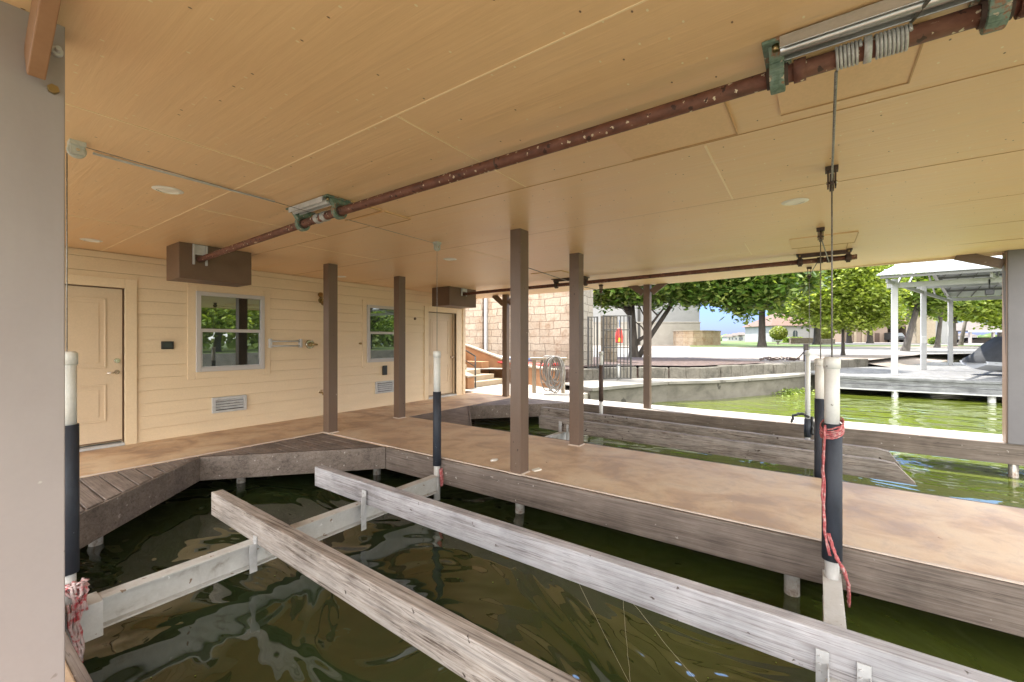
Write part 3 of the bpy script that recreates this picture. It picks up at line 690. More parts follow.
# posts, each with its braces where the photo shows them
def post(x0, x1, y0, y1, mat='brown', lab=None, z1=None, braces=()):
    zt = z1 or cz(x0, y0)+.02
    o = box(x0, x1, y0, y1, DZ-.003, zt).build('post', mat, bh, .004)
    if lab: o['label'] = lab
    for (p, q, m_) in braces: sub('brace', MB().bar(p, q, .045, .13), m_, o, .004)
    return o
post(3.64, 3.79, 5.93, 6.07); post(5.07, 5.22, 6.06, 6.20); post(3.645, 3.80, 2.48, 2.61); post(5.09, 5.235, 2.54, 2.68)
post(8.76, 8.89, 2.78, 2.91, braces=[((8.82, 2.93, 2.84), (8.82, 3.22, 3.06), 'brown'), ((8.82, 2.76, 2.84), (8.82, 2.45, 3.07), 'brown')])
post(8.60, 8.73, 6.26, 6.40, braces=[((8.66, 6.42, 2.78), (8.66, 6.72, 3.02), 'brown'), ((8.66, 6.24, 2.78), (8.66, 5.95, 3.02), 'brown')])
rp = post(8.60, 8.75, -2.26, -2.10, 'post_dark_grey', 'blue grey post standing on the far pier by the open water', braces=[((8.68, -2.08, 2.90), (8.68, -1.62, 3.075), 'brown')])
sub('side_board', box(8.604, 8.746, -2.0985, -2.082, DZ, 3.06), 'brown', rp, .002)
lp = post(.172, .34, 2.26, 2.40, 'post_grey', 'close grey post with a brown brace and a bolt at its top', braces=[((.262, 2.245, 2.82), (.262, 1.65, 3.17), 'brace')])
sub('bolt', MB().tube([(.317, 2.261, 2.90), (.317, 2.240, 2.90)], [.018, .016], 12).tube([(.317, 2.241, 2.90), (.317, 2.215, 2.90)], .008, 8), 'galv', lp)
sub('bolt', MB().tube([(.308, 2.261, 2.76), (.308, 2.243, 2.76)], .016, 6), 'brass', lp)
post(8.60, 8.73, -5.0, -4.9) if False else None

for x0, x1, y0, y1 in ((3.64, 3.79, 5.93, 6.07), (5.07, 5.22, 6.06, 6.20), (3.645, 3.80, 2.48, 2.61), (5.09, 5.235, 2.54, 2.68)):
    pl_ = MB().box(x0-.012, x1+.012, y0-.012, y1+.012, DZ, DZ+.014).build('base_plate', 'edge', bh, .002)
# ------------------------------------------------------------------ small things on the wall and ceiling
GL = 'recessed ceiling lights'
for x, y, lab in [(1.16, 4.05, 'oval white recessed light in the tan ceiling nearest the close grey post'), (1.23, 6.78, 'white recessed light in the ceiling corner above the left door'), (4.28, .15, 'white recessed light in the ceiling left of the hanging cable pulley'),
                  (4.44, 4.22, 'white recessed light in the ceiling beside the round pulley over the pier'), (4.51, 6.96, 'white recessed light right of the first brown post, close to the siding')]:
    z = cz(x, y); o = thing('recessed_light', lab, 'ceiling light', (x, y, z), GL)
    t = MB(); n = 28
    o1 = [(x+.098*math.cos(2*PI*k/n), y+.098*math.sin(2*PI*k/n)) for k in range(n)]; i1 = [(x+.07*math.cos(2*PI*k/n), y+.07*math.sin(2*PI*k/n)) for k in range(n)]
    for k in range(n):
        j = (k+1) % n
        t.face([(*o1[k], z-.002), (*o1[j], z-.002), (*i1[j], z-.010), (*i1[k], z-.010)]).face([(*i1[k], z-.010), (*i1[j], z-.010), (*i1[j], z+.0), (*i1[k], z+.0)])
    t.build('trim_ring', 'fixture', o); MB().prism(i1, z-.004, z-.001).build('lens', 'fixture', o)
o = thing('thermostat', 'small black square wall control between the left door and the window', 'wall control', (2.14, 7.5, 1.79))
box(2.07, 2.21, 7.472, 7.505, 1.735, 1.845).build('housing', 'black', o, .004); box(2.095, 2.185, 7.469, 7.4715, 1.76, 1.82).build('display', 'screen', o)
o = thing('wall_rack', 'grey two bar metal rack on the siding right of the window', 'rack', (3.8, 7.5, 1.8))
for x in (3.53, 4.05): box(x-.022, x+.022, 7.44, 7.503, 1.735, 1.885).build('bracket', 'vent', o, .004)
for z in (1.845, 1.765): MB().tube([(3.54, 7.455, z), (4.04, 7.455, z)], .013, 8).build('bar', 'vent', o)
o = thing('wall_valve', 'round chrome valve plate with a short spout on the siding beside the rack', 'valve', (4.24, 7.5, 1.79))
MB().tube([(4.24, 7.503, 1.79), (4.24, 7.485, 1.79)], [.085, .07], 24).build('plate', 'chrome', o)
MB().tube([(4.24, 7.484, 1.79), (4.24, 7.43, 1.79)], [.045, .035], 16).tube([(4.24, 7.44, 1.79), (4.33, 7.40, 1.785)], [.02, .014], 10).build('spout', 'brass', o)
o = thing('wall_lamp', 'small bronze spotlight on the siding tucked left behind the first brown post', 'wall lamp', (4.45, 7.5, 2.63))
MB().tube([(4.45, 7.503, 2.6), (4.45, 7.48, 2.6)], .05, 16).build('base', 'brass', o)
MB().tube([(4.45, 7.48, 2.6), (4.43, 7.43, 2.64)], .012, 8).tube([(4.44, 7.45, 2.65), (4.37, 7.38, 2.70)], [.028, .045], 14).tube([(4.46, 7.45, 2.58), (4.42, 7.37, 2.53)], [.02, .035], 12).build('lamp_head', 'brass', o)
o = thing('outdoor_tap', 'brass tap low on the siding beside the first brown post', 'tap', (4.43, 7.5, .9))
MB().tube([(4.43, 7.505, .9), (4.43, 7.42, .9), (4.43, 7.39, .86)], [.016, .016, .012], 10).build('spout', 'brass', o)
MB().tube([(4.43, 7.44, .9), (4.43, 7.44, .94)], .006, 6).tube([(4.43, 7.44, .94), (4.43, 7.44, .95)], .028, 10).build('handle', 'brass', o)
tag(box(5.83, 5.93, 7.455, 7.505, 1.13, 1.33).build('outlet_box', 'black', bev=.008, loc=None), 'black weatherproof outlet box on the siding above the right vent', 'outlet')
tag(MB().tube([(6.74, 7.508, 2.36), (6.74, 7.49, 2.36)], .03, 14).build('cap_plug', 'door_dark'), 'small dark round plug on the siding left of the right door', 'plug')
tag(MB().tube([(5.28, 7.508, 1.80), (5.28, 7.47, 1.80)], .018, 10).ball((5.28, 7.46, 1.80), .024, 1).build('door_stop', 'brass'), 'small brass knob on the siding left of the right window', 'knob')

# ------------------------------------------------------------------ boat lifts
def helix(mb, x, y0, y1, z, R, r, turns, n=14):
    pts = [(x+R*math.cos(2*PI*k/n), y0+(y1-y0)*k/(n*turns), z+R*math.sin(2*PI*k/n)) for k in range(int(n*turns)+1)]
    return mb.tube(pts, r, 6)
def shaft_bracket(x, y, z, top, lift, big=True, mat='green_cast', wy=.045):
    """cast hanger: a bearing ring round the shaft on a tapered web that flares to a bolted foot"""
    b = MB(); n = 18; R0, R1 = .042, .062
    for k in range(n):
        a0, a1 = 2*PI*k/n, 2*PI*(k+1)/n
        P = [(x+r_*math.cos(a), y-wy/2, z+r_*math.sin(a)) for r_, a in ((R0, a0), (R1, a0), (R1, a1), (R0, a1))]
        b.extr(P, (0, wy, 0))
    b.extr([(x-.05, y-wy/2, z+.03), (x+.05, y-wy/2, z+.03), (x+.075, y-wy/2, top-.012), (x-.10, y-wy/2, top-.012)], (0, wy, 0))
    b.box(x-.13, x+.10, y-wy*.9, y+wy*.9, top-.012, top)
    o = b.build('shaft_bracket', mat, lift, .003)
    sub('bolt', MB().tube([(x-.10, y, top-.012), (x-.10, y, top-.035)], .012, 6), 'brass', o); sub('bolt', MB().tube([(x+.08, y, top-.012), (x+.08, y, top-.03)], .012, 6), 'brass', o)
    sub('bearing', MB().tube([(x, y-wy/2-.012, z), (x, y+wy/2+.012, z)], .041, 16), 'rust_dark', o)
    return o
def pulley(x, y, z, top, lift, R=.045, ax='Y', mat='pulley'):
    b = MB()
    d = Vector((0, 1, 0)) if ax == 'Y' else Vector((1, 0, 0))
    c = Vector((x, y, z))
    o = MB().tube([c-d*.012, c+d*.012], R, 20).build('pulley', mat, lift, .002)
    s = MB(); w = Vector((1, 0, 0)) if ax == 'Y' else Vector((0, 1, 0))
    for sg in (-1, 1):
        q = c + d*sg*.02
        s.bar(q-UP*R*.6, Vector((q.x, q.y, top)), .06, .009, up=d)
    s.box(x-.035, x+.035, y-.035, y+.035, top-.03, top-.001); sub('hanger', s, mat, o, .001); sub('axle', MB().tube([c-d*.03, c+d*.03], .009, 8), 'chrome', o)
    return o
def guide(x, y, zt, zj, zb, lift, r=.044, rf=.055, zfoot=.1, split=True, mat='foam'):
    o = MB().tube([(x, y, zj-.02), (x, y, zt-.055)], r, 20).build('guide_post', 'pvc', lift)
    sub('cap', MB().tube([(x, y, zt-.075), (x, y, zt-.012), (x, y, zt)], [r+.005, r+.005, r-.006], 20), 'pvc', o)
    sub('foam_sleeve', MB().tube([(x, y, zb), (x, y, zj)], [rf, rf*.98], 22), mat, o)
    sub('core_pipe', MB().tube([(x, y, zfoot), (x, y, zb+.001)], r*.95, 14), 'galv_old', o)
    return o
def cable(pts, lift, r=.0042): return MB().tube(pts, r, 6).build('lift_cable', 'cable', lift)
def ibeam(p, q, w, h, lift, mat='galv_old'):
    p = Vector(p); q = Vector(q); t = .012
    b = MB().bar(p, q, w, t).bar(p-UP*(h-t), q-UP*(h-t), w, t).bar(p-UP*(h/2-t/2), q-UP*(h/2-t/2), .010, h-2*t-.001)
    return b.build('cross_beam', mat, lift, .002)
def bunk(x0a, x1a, ya, x0b, x1b, yb, z0, z1, lift, mat, cut=None, endmat='end'):
    b = MB()
    if cut:
        b.extr([(x0b, yb-cut[0], z0), (x0b, yb, z0+(z1-z0)*.0), (x0b, yb, z0), ], (0, 0, 0)) if False else None
        v = [(x0a, ya, z0), (x0a, ya, z1), (x0b, yb+cut, z1), (x0b, yb+cut*.55, z1-.02), (x0b, yb, z0+.02), (x0b, yb, z0)]
        w_ = [(x1a, ya, z0), (x1a, ya, z1), (x1b, yb+cut, z1), (x1b, yb+cut*.55, z1-.02), (x1b, yb, z0+.02), (x1b, yb, z0)]
    else:
        v = [(x0a, ya, z0), (x0a, ya, z1), (x0b, yb, z1), (x0b, yb, z0)]; w_ = [(x1a, ya, z0), (x1a, ya, z1), (x1b, yb, z1), (x1b, yb, z0)]
    A_ = [b.bm.verts.new(p) for p in v]; B_ = [b.bm.verts.new(p) for p in w_]; n = len(v)
    b.bm.faces.new(A_); b.bm.faces.new(B_[::-1])
    for k in range(n): b.bm.faces.new((A_[k], A_[(k+1) % n], B_[(k+1) % n], B_[k]))
    o = b.build('bunk_board', mat, lift, .005)
    return o
def bunk_bracket(o, x, y, z0, z1, wid=.05, side=-1, mat='galv'):
    s = MB(); s.box(x-.004*side, x+.004*side, y-wid/2, y+wid/2, z0, z1); s.box(x, x+side*.05, y-wid/2, y-wid/2+.006, z0, z1-.05)
    for k in range(3): s.tube([(x, y+.01, z1-.03-.035*k), (x+side*.012, y+.01, z1-.03-.035*k)], .008, 6)
    return sub('bunk_bracket', s, mat, o, .001)

# the near lift
L1 = thing('boat_lift', 'empty boat lift in the near slip with a rusty drive pipe and two timber bunks', 'boat lift', (2.0, 1.8, 0))
b1 = box(1.835, 2.62, 6.04, 6.46, 2.585, 3.005).build('motor_box', 'motorbox', L1, .004)
sub('pipe_clip', MB().box(1.965, 1.985, 6.015, 6.039, 2.76, 3.0).box(2.095, 2.115, 6.015, 6.039, 2.76, 3.0).box(1.986, 2.094, 6.03, 6.0385, 2.88, 3.0), 'galv', b1, .001)
SX = 2.04
sh = MB().tube([(SX, 6.035, 2.825), (SX, 5.2, 2.85), (SX, 3.3, 2.90), (SX, 1.2, 2.912), (SX, -.56, 2.92)], .033, 24).build('drive_pipe', 'rust', L1)
sub('collar', MB().tube([(SX, .075, 2.918), (SX, .035, 2.918)], .043, 18), 'rust', sh); sub('collar', MB().tube([(SX, -.52, 2.92), (SX, -.58, 2.92)], .045, 18), 'rust', sh)
sub('collar', MB().tube([(SX, 1.56, 2.91), (SX, 1.55, 2.91)], .0345, 18), 'rust_dark', sh)
shaft_bracket(SX, .13, 2.919, 3.003, L1, wy=.05); shaft_bracket(SX, -.47, 2.92, 3.003, L1, wy=.05)
shaft_bracket(SX, 3.73, 2.888, 3.003, L1); shaft_bracket(SX, 3.17, 2.902, 3.003, L1)
def channel(x, y0, y1, z, lift, mat='steel'):
    b = MB(); b.bar((x-.048, y0, z-.022), (x-.048, y1, z-.022), .005, .044).bar((x+.048, y0, z-.022), (x+.048, y1, z-.022), .005, .044).bar((x, y0, z-.003), (x, y1, z-.003), .09, .005)
    b.tube([(x, y0, z-.028), (x, y1, z-.028)], .02, 12)
    return b.build('steel_channel', mat, lift, .001)
channel(SX-.085, -.5, .115, 2.998, L1); channel(SX-.085, 3.19, 3.71, 2.998, L1, 'galv')
helix(MB(), SX, -.055, -.13, 2.919, .0375, .0052, 6.5).build('cable_winding', 'coil', L1)
helix(MB(), SX, -.17, -.265, 2.919, .0385, .0055, 8.5).build('cable_winding', 'coil', L1)
helix(MB(), SX, 3.50, 3.44, 2.896, .0375, .0052, 5.5).build('cable_winding', 'coil', L1)
helix(MB(), SX, 3.40, 3.34, 2.898, .0375, .0052, 5.5).build('cable_winding', 'coil', L1)
sub_t = MB().tube([(SX, -.14, 2.919), (SX, -.162, 2.919)], .046, 12)
sub('clamp', sub_t, 'coil', sh)
pulley(3.565, -.08, 2.905, 3.008, L1, .058, mat='rust_dark'); pulley(3.59, 3.62, 2.945, 3.008, L1); pulley(.575, 3.51, 2.955, 3.008, L1, .042)
cable([(SX+.03, -.06, 2.885), (3.545, -.08, 2.90)], L1, .006); cable([(3.52, -.08, 2.93), (3.52, -.08, 1.72)], L1, .005)
cable([(SX-.02, -.265, 2.955), (1.25, -.50, 2.965), (.3, -.78, 2.97)], L1, .006)
cable([(SX+.035, 3.40, 2.93), (3.56, 3.62, 2.985)], L1, .002); cable([(3.59, 3.62, 2.9), (3.59, 3.62, 1.70)], L1, .0035)
cable([(SX-.035, 3.47, 2.93), (.60, 3.51, 2.99)], L1, .0022); cable([(.535, 3.51, 2.93), (.535, 3.51, 1.7)], L1, .003)
guide(.535, 3.51, 1.79, 1.37, .52, L1, .041, .052, .12); guide(3.59, 3.62, 1.735, 1.26, .40, L1, .04, .048, .0); guide(3.515, -.08, 1.745, 1.31, .42, L1, .042, .056, .12)
cb = ibeam((.62, 3.56, .295), (3.53, 3.585, .295), .10, .185, L1); cb['label'] = 'grey steel cross beam nearer the siding wall'
cb2 = ibeam((.5, -.08, .295), (3.60, -.08, .295), .10, .185, L1)
sub('foot_plate', box(.52, .68, 3.46, 3.62, .10, .31), 'galv_old', cb, .004)
bk = bunk(1.580, 1.672, 4.42, 1.40, 1.49, -1.2, .297, .50, L1, 'bunk'); bk['label'] = 'brown grained bunk timber, the nearer of the two'
bunk_bracket(bk, 1.545, 3.50, .10, .36)
bk2 = bunk(2.540, 2.632, 4.40, 2.44, 2.53, -1.6, .297, .50, L1, 'bunk_pale'); bk2['label'] = 'bleached grey bunk timber alongside the pier'
bunk_bracket(bk2, 2.505, 3.49, .08, .44, .06); bunk_bracket(bk2, 2.452, -.02, .10, .42, .05); bunk_bracket(bk2, 2.452, -.17, .10, .42, .05)
# the far lift
L2 = thing('boat_lift', 'empty boat lift in the far slip with grey bunk boards and dark drive pipe', 'boat lift', (7.08, 1.8, 0))
b2 = box(6.63, 7.50, 6.32, 6.84, 2.605, 3.005).build('motor_box', 'motorbox', L2, .004)
sub('pipe_clip', MB().box(6.99, 7.02, 6.30, 6.319, 2.84, 3.0).box(7.14, 7.17, 6.30, 6.319, 2.84, 3.0).box(7.021, 7.139, 6.31, 6.3185, 2.93, 3.0), 'galv', b2)
X2 = 7.08
MB().tube([(X2, 6.318, 2.875), (X2, 5.9, 2.885), (X2, 3, 2.905), (X2, -.42, 2.935)], .033, 16).build('drive_pipe', 'rust', L2)
for y, z in ((4.0, 2.90), (3.4, 2.903), (.19, 2.93), (-.33, 2.934)): shaft_bracket(X2, y, z, cz(X2, y)-.003, L2, mat='rust_dark')
channel(X2-.085, -.31, .17, cz(X2, 0)-.006, L2, 'rust_dark'); channel(X2-.085, 3.42, 3.98, 3.0, L2, 'rust_dark')
helix(MB(), X2, .0, -.07, 2.932, .038, .006, 5.5).build('cable_winding', 'rust_dark', L2); helix(MB(), X2, -.10, -.17, 2.932, .038, .006, 5.5).build('cable_winding', 'rust_dark', L2)
pulley(5.47, -.03, 2.93, cz(5.4, 0), L2, .055, mat='rust_dark'); pulley(5.42, 3.6, 2.95, 3.008, L2); pulley(8.22, 3.6, 2.86, 3.0, L2, .04, mat='rust_dark'); pulley(8.27, .10, 2.87, 3.02, L2, .04, mat='rust_dark')
cable([(5.43, -.03, 2.93), (5.43, -.03, 1.66)], L2, .005); cable([(X2, -.13, 2.90), (5.47, -.03, 2.93)], L2, .006); cable([(X2, .0, 2.90), (8.25, .10, 2.88)], L2, .006); cable([(8.27, .1, 2.85), (8.27, .1, 1.7)], L2, .004)
cable([(X2, 3.6, 2.90), (5.45, 3.6, 2.97)], L2, .006); cable([(X2, 3.7, 2.9), (8.2, 3.6, 2.88)], L2, .006); cable([(8.22, 3.6, 2.83), (8.22, 3.6, 1.7)], L2, .004); cable([(5.42, 3.6, 2.9), (5.42, 3.6, 1.5)], L2, .004)
g = guide(5.43, -.03, 1.67, 1.26, .30, L2, .048, .054, -.2, mat='foam')
guide(8.27, .12, 1.70, .62, .33, L2, .036, .05, -.2); guide(8.22, 3.6, 1.64, 1.36, .62, L2, .04, .045, .1, mat='rust_dark'); guide(5.42, 3.6, 1.5, 1.3, .1, L2, .03, .042, 0)
ibeam((5.36, 3.6, .275), (8.25, 3.6, .275), .10, .185, L2); ibeam((5.36, -.03, .275), (8.3, .0, .275), .10, .185, L2)
k1 = bunk(7.50, 7.60, 4.6, 7.02, 7.12, -.85, .277, .50, L2, 'bunk_grey', .22); k2 = bunk(6.62, 6.72, 4.1, 6.37, 6.46, -.88, .277, .50, L2, 'bunk_grey', .30)
bunk_bracket(k2, 6.545, 3.62, .15, .46, .06); bunk_bracket(k2, 6.545, 3.48, .15, .42, .04); bunk_bracket(k2, 6.36, -.03, .15, .42, .03)
MB().box(5.5, 5.55, 3.0, 3.05, -.3, .46).build('guide_stub', 'pvc', L2, .004) if False else MB().tube([(6.0, 4.15, -.3), (6.0, 4.15, .50)], .038, 16).build('guide_stub', 'pvc', L2)

# frayed straps and black rag
def wobble(pts, amp, rnd, sub_=5):
    out = []
    for a, b in zip(pts, pts[1:]):
        a, b = Vector(a), Vector(b)
        for k in range(sub_):
            out.append(a.lerp(b, k/sub_) + Vector([rnd.uniform(-amp, amp) for _ in range(3)]))
    out.append(Vector(pts[-1])); return out
rnd = random.Random(11)
t = MB()
for s_ in range(6):      # turns round the top of the sleeve
    t.tube([(3.515+.062*math.cos(a), -.08+.062*math.sin(a), 1.31-.012*s_+.035*math.sin(a+2.2)+rnd.uniform(-.006, .006)) for a in [k*PI/8 for k in range(17)]], .005, 5)
for s_ in range(5):
    o_ = rnd.uniform(-.006, .006)
    t.tube(wobble([(3.46+o_, -.045, 1.30), (3.45+o_, -.035, 1.1), (3.452, -.033+o_, .85), (3.458, -.04, .62), (3.462, -.07+o_, .46)], .005, rnd), .0055, 5)
for s_ in range(6):
    o_ = .004*s_
    t.tube(wobble([(3.462, -.06, .60), (3.455, -.10, .47-o_), (3.46, -.14, .38+o_), (3.50+o_, -.165, .28), (3.53+o_, -.17, .13)], .006, rnd), .0065, 5)
tag(t.build('strap', 'rope', loc=(3.515, -.08, .4)), 'frayed red strap wound down the big dark sleeved guide post on the right', 'strap', 'frayed red straps')
t = MB()
for s_ in range(18):
    a = s_*.7; t.tube(wobble([(.545+.05*math.cos(a), 3.45+.03*math.sin(a), .47), (.575+.03*math.cos(a), 3.43+.03*math.sin(a), .38+.006*s_), (.575+.03*math.sin(a), 3.43, .30)], .012, rnd, 3), .007, 5)
for s_ in range(6): t.tube(wobble([(.53+.01*s_, 3.43, .36), (.535+.008*s_, 3.42, .20), (.58, 3.41, .02+.01*s_)], .008, rnd, 4), .007, 5)
tag(t.build('strap', 'rope_pale', loc=(.6, 3.43, .35)), 'bundled red and white strap knotted below the left guide post', 'strap', 'frayed red straps')
t = MB()
for s_ in range(5): t.tube(wobble([(3.575+.007*s_, 3.555, .37), (3.575+.007*s_, 3.545, .28), (3.58+.006*s_, 3.545, .17)], .005, rnd), .010, 5)
tag(t.build('strap', 'rope', loc=(3.58, 3.55, .3)), 'short pink strap hanging below the middle guide post at the pier', 'strap', 'frayed red straps')
t = MB().tube(wobble([(8.25, .10, .66), (8.20, .20, .70), (8.15, .30, .66), (8.13, .34, .56)], .012, rnd), [.02]*15+[.012], 6)
t.tube(wobble([(8.27, .07, .66), (8.25, .06, .5), (8.22, .05, .38)], .01, rnd), .022, 6)
tag(t.build('rag', 'black', loc=(8.27, .1, .6)), 'torn black rag tied round the thin white guide pole', 'rag')
# litter on the pier
tag(MB().ball((3.92, 3.03, DZ+.012), .045, 1, (1.5, 1, .25)).build('paper_scrap', 'fixture'), 'small white scrap lying on the pier left of the wide brown post', 'litter')
tag(MB().extr([(3.84, 2.43, DZ), (3.93, 2.40, DZ), (3.97, 2.46, DZ), (3.86, 2.48, DZ)], (0, 0, .012)).build('paper_scrap', 'fixture'), 'white chip at the foot of the wide brown post', 'litter')
# junction box and conduit at top left
o = thing('round_ceiling_box', 'grey junction plate and conduit on the ceiling beside the left post', 'junction box', (.62, 4.0, 3.0))
MB().bar((.66, 3.6, 2.994), (1.75, 3.63, 2.994), .012, .012).build('conduit', 'galv', o)

# ------------------------------------------------------------------ landing beyond the dock
st = thing('stone_steps', 'pale limestone steps climbing behind the corner of the boathouse', 'steps', (10.4, 8.3, DZ))
for k in range(5):
    y0 = 8.3+k*.30
    mb = MB().box(9.66, 11.45-.33*k, y0, 10.2, DZ-.003+k*.155, DZ+(k+1)*.155)
    mb.build('step', 'stair', st, .012)
box(9.66, 11.7, 10.2, 11.4, DZ-.003, 1.45).build('landing', 'orange', st, .01); box(11.2, 11.6, 9.2, 10.2, DZ-.003, 1.15).build('landing', 'orange', st, .01)
ck = thing('stair_side_wall', 'ochre stucco side wall with a sloping pale cap left of the stone steps', 'wall', (9.5, 8.3, DZ))
MB().extr([(9.35, 8.2, DZ-.003), (9.35, 10.2, DZ-.003), (9.35, 10.2, DZ+.95), (9.35, 8.2, DZ+.32)], (.30, 0, 0)).build('body', 'orange', ck, .01)
MB().bar((9.5, 8.17, DZ+.345), (9.5, 10.2, DZ+.985), .36, .05).build('cap', 'cream', ck, .01)
hr = thing('stair_handrail', 'dark metal handrail standing at the foot of the stone steps', 'handrail', (9.6, 8.25, DZ))
HX = 9.72
MB().tube([(HX, 8.22, DZ), (HX, 8.22, DZ+.93)], .022, 8).build('upright', 'iron', hr); MB().tube([(HX, 9.3, DZ+.6), (HX, 9.3, DZ+1.42)], .022, 8).build('upright', 'iron', hr)
MB().tube([(HX, 8.22, DZ+.93), (HX, 9.6, DZ+1.55)], .022, 8).build('top_rail', 'iron', hr); MB().tube([(HX, 8.22, DZ+.62), (HX, 9.6, DZ+1.25)], .016, 8).build('lower_rail', 'iron', hr)

pw = thing('stucco_planter', 'low curved ochre stucco planter wall with a pale rim in front of the limestone wall', 'planter', (11, 7, DZ))
pts = [(11.55, 10.3, 1.75), (11.75, 9.3, 1.42), (11.8, 8.6, 1.20), (11.6, 7.9, 1.10), (11.36, 7.3, 1.06), (11.0, 6.6, 1.04), (10.85, 6.2, 1.03), (10.9, 5.95, 1.02)]
mb = MB(); mc = MB()
for (a, b) in zip(pts, pts[1:]):
    d = Vector((b[0]-a[0], b[1]-a[1])).normalized(); n = Vector((-d.y, d.x))*.22
    if n.x < 0: n = -n
    def q(p, z, k=1, e=0): return (p[0]+n.x*k - n.x*e, p[1]+n.y*k - n.y*e, z)
    for M_, zlo, zhi, e in ((mb, lambda p: DZ-.003, lambda p: p[2]-.05, 0), (mc, lambda p: p[2]-.049, lambda p: p[2], .15)):
        v = [M_.bm.verts.new(c) for c in (q(a, zlo(a), 0, e), q(b, zlo(b), 0, e), q(b, zlo(b), 1, -e), q(a, zlo(a), 1, -e), q(a, zhi(a), 0, e), q(b, zhi(b), 0, e), q(b, zhi(b), 1, -e), q(a, zhi(a), 1, -e))]
        for f in ((0, 3, 2, 1), (4, 5, 6, 7), (0, 1, 5, 4), (1, 2, 6, 5), (2, 3, 7, 6), (3, 0, 4, 7)): M_.bm.faces.new([v[i] for i in f])
mb.build('body', 'orange', pw); mc.build('rim', 'cream', pw)
MB().prism([(11.5, 6.1), (11.2, 6.6), (11.7, 7.5), (11.95, 8.6), (11.9, 10.3), (13.28, 10.3), (13.28, 6.1)], DZ, 1.0).build('soil', 'mulch', pw)

lw = thing('limestone_wall', 'tall tan limestone block wall rising behind the steps and planter', 'wall', (13.3, 9, DZ))
box(13.3, 14.2, 6.9, 10.75, DZ-.5, 6.2).build('wall', 'limestone', lw, .02)
box(13.42, 14.2, 10.98, 16, DZ-.5, 6.2).build('wall', 'limestone', lw, .02)
box(13.6, 14.2, 10.7499, 10.981, DZ-.5, 6.1).build('drain_gap', 'door_dark', lw)
box(13.20, 13.28, 10.60, 10.72, .9, 6.0).build('downpipe', 'white_paint', lw, .01)
p = box(13.18, 14.0, 6.42, 6.899, DZ-.5, 6.2).build('end_pillar', 'limestone_x', lw, .02)
box(12.9, 13.9, 6.2, 6.9, DZ-.5, .98).build('plinth', 'limestone_x', lw, .03)

kb = thing('paddle_board', 'long red board lying on the planter soil along the limestone wall', 'board', (12.1, 8, 1.05))
def plank(name, p, q, w, h, m_, par, tip=.3):
    p, q = Vector(p), Vector(q); mb = MB(); d = (q-p).normalized(); s = d.cross(UP).normalized(); L = (q-p).length
    ring = []
    for k in range(15):
        t_ = k/14; ww = w*max(.12, (1-abs(2*t_-1)**3.5))
        c = p+d*L*t_ + UP*(.10*abs(2*t_-1)**3)
        ring.append([mb.bm.verts.new(c+s*ww/2*x+UP*h/2*z) for x, z in ((-1, -.3), (-.8, 1), (.8, 1), (1, -.3), (.6, -1), (-.6, -1))])
    for a, b in zip(ring, ring[1:]):
        for i in range(6): mb.bm.faces.new((a[i], a[(i+1) % 6], b[(i+1) % 6], b[i]))
    mb.bm.faces.new(ring[0]); mb.bm.faces.new(ring[-1][::-1])
    return mb.build(name, m_, par, .01)
plank('hull', (11.95, 9.6, 1.13), (11.85, 6.45, 1.04), .40, .10, 'red', kb)
kb2 = thing('blue_board', 'blue and white board stacked on the red board by the limestone wall', 'board', (12.3, 8.6, 1.2))
plank('hull', (12.15, 9.9, 1.30), (12.05, 7.6, 1.16), .36, .11, 'blue', kb2); plank('deck_pad', (12.1, 9.7, 1.36), (12.02, 7.9, 1.23), .22, .04, 'whiteplastic', kb2)

tb = thing('cleaning_table', 'cream topped stand with a hose draped over it beside the planter', 'table', (10.0, 5.85, DZ))
tx, ty = 9.96, 5.83
MB().bar((tx-.30, ty+.42, 1.38), (tx+.22, ty-.40, 1.38), .42, .06).build('top', 'cream', tb, .01)
for k, (a, b) in enumerate(((-.24, .34), (.16, -.32))): box(tx+a-.04, tx+a+.04, ty+b-.04, ty+b+.04, DZ-.003, 1.35).build('leg', 'cream', tb, .004)
def hose(cx, cy, r, ztop, n, rnd, spread=.15):
    m_ = MB()
    for k in range(n):
        ox = rnd.uniform(-spread, spread); zz = ztop+rnd.uniform(-.02, .03); rr = r*rnd.uniform(.8, 1.05); hh = rnd.uniform(.62, .98)
        pts_ = []
        for j in range(22):
            a = 2*PI*j/21
            x_ = rr*math.sin(a)*(1 if abs(math.sin(a)) < 2 else 1); z_ = zz - hh/2 + hh/2*math.cos(a)
            pts_.append((cx+RT.x*(x_+ox)+FW.x*rnd.uniform(-.01, .01)-FW.x*.02*k, cy+RT.y*(x_+ox)-FW.y*.02*k, z_))
        m_.tube(pts_, .016, 6, cap=False)
    return m_
tag(hose(tx-.04, ty-.10, .20, 1.44, 13, random.Random(5)).build('garden_hose', 'hose', loc=(tx, ty, .6)), 'pale garden hose hanging in big loops over the cream topped stand', 'hose')

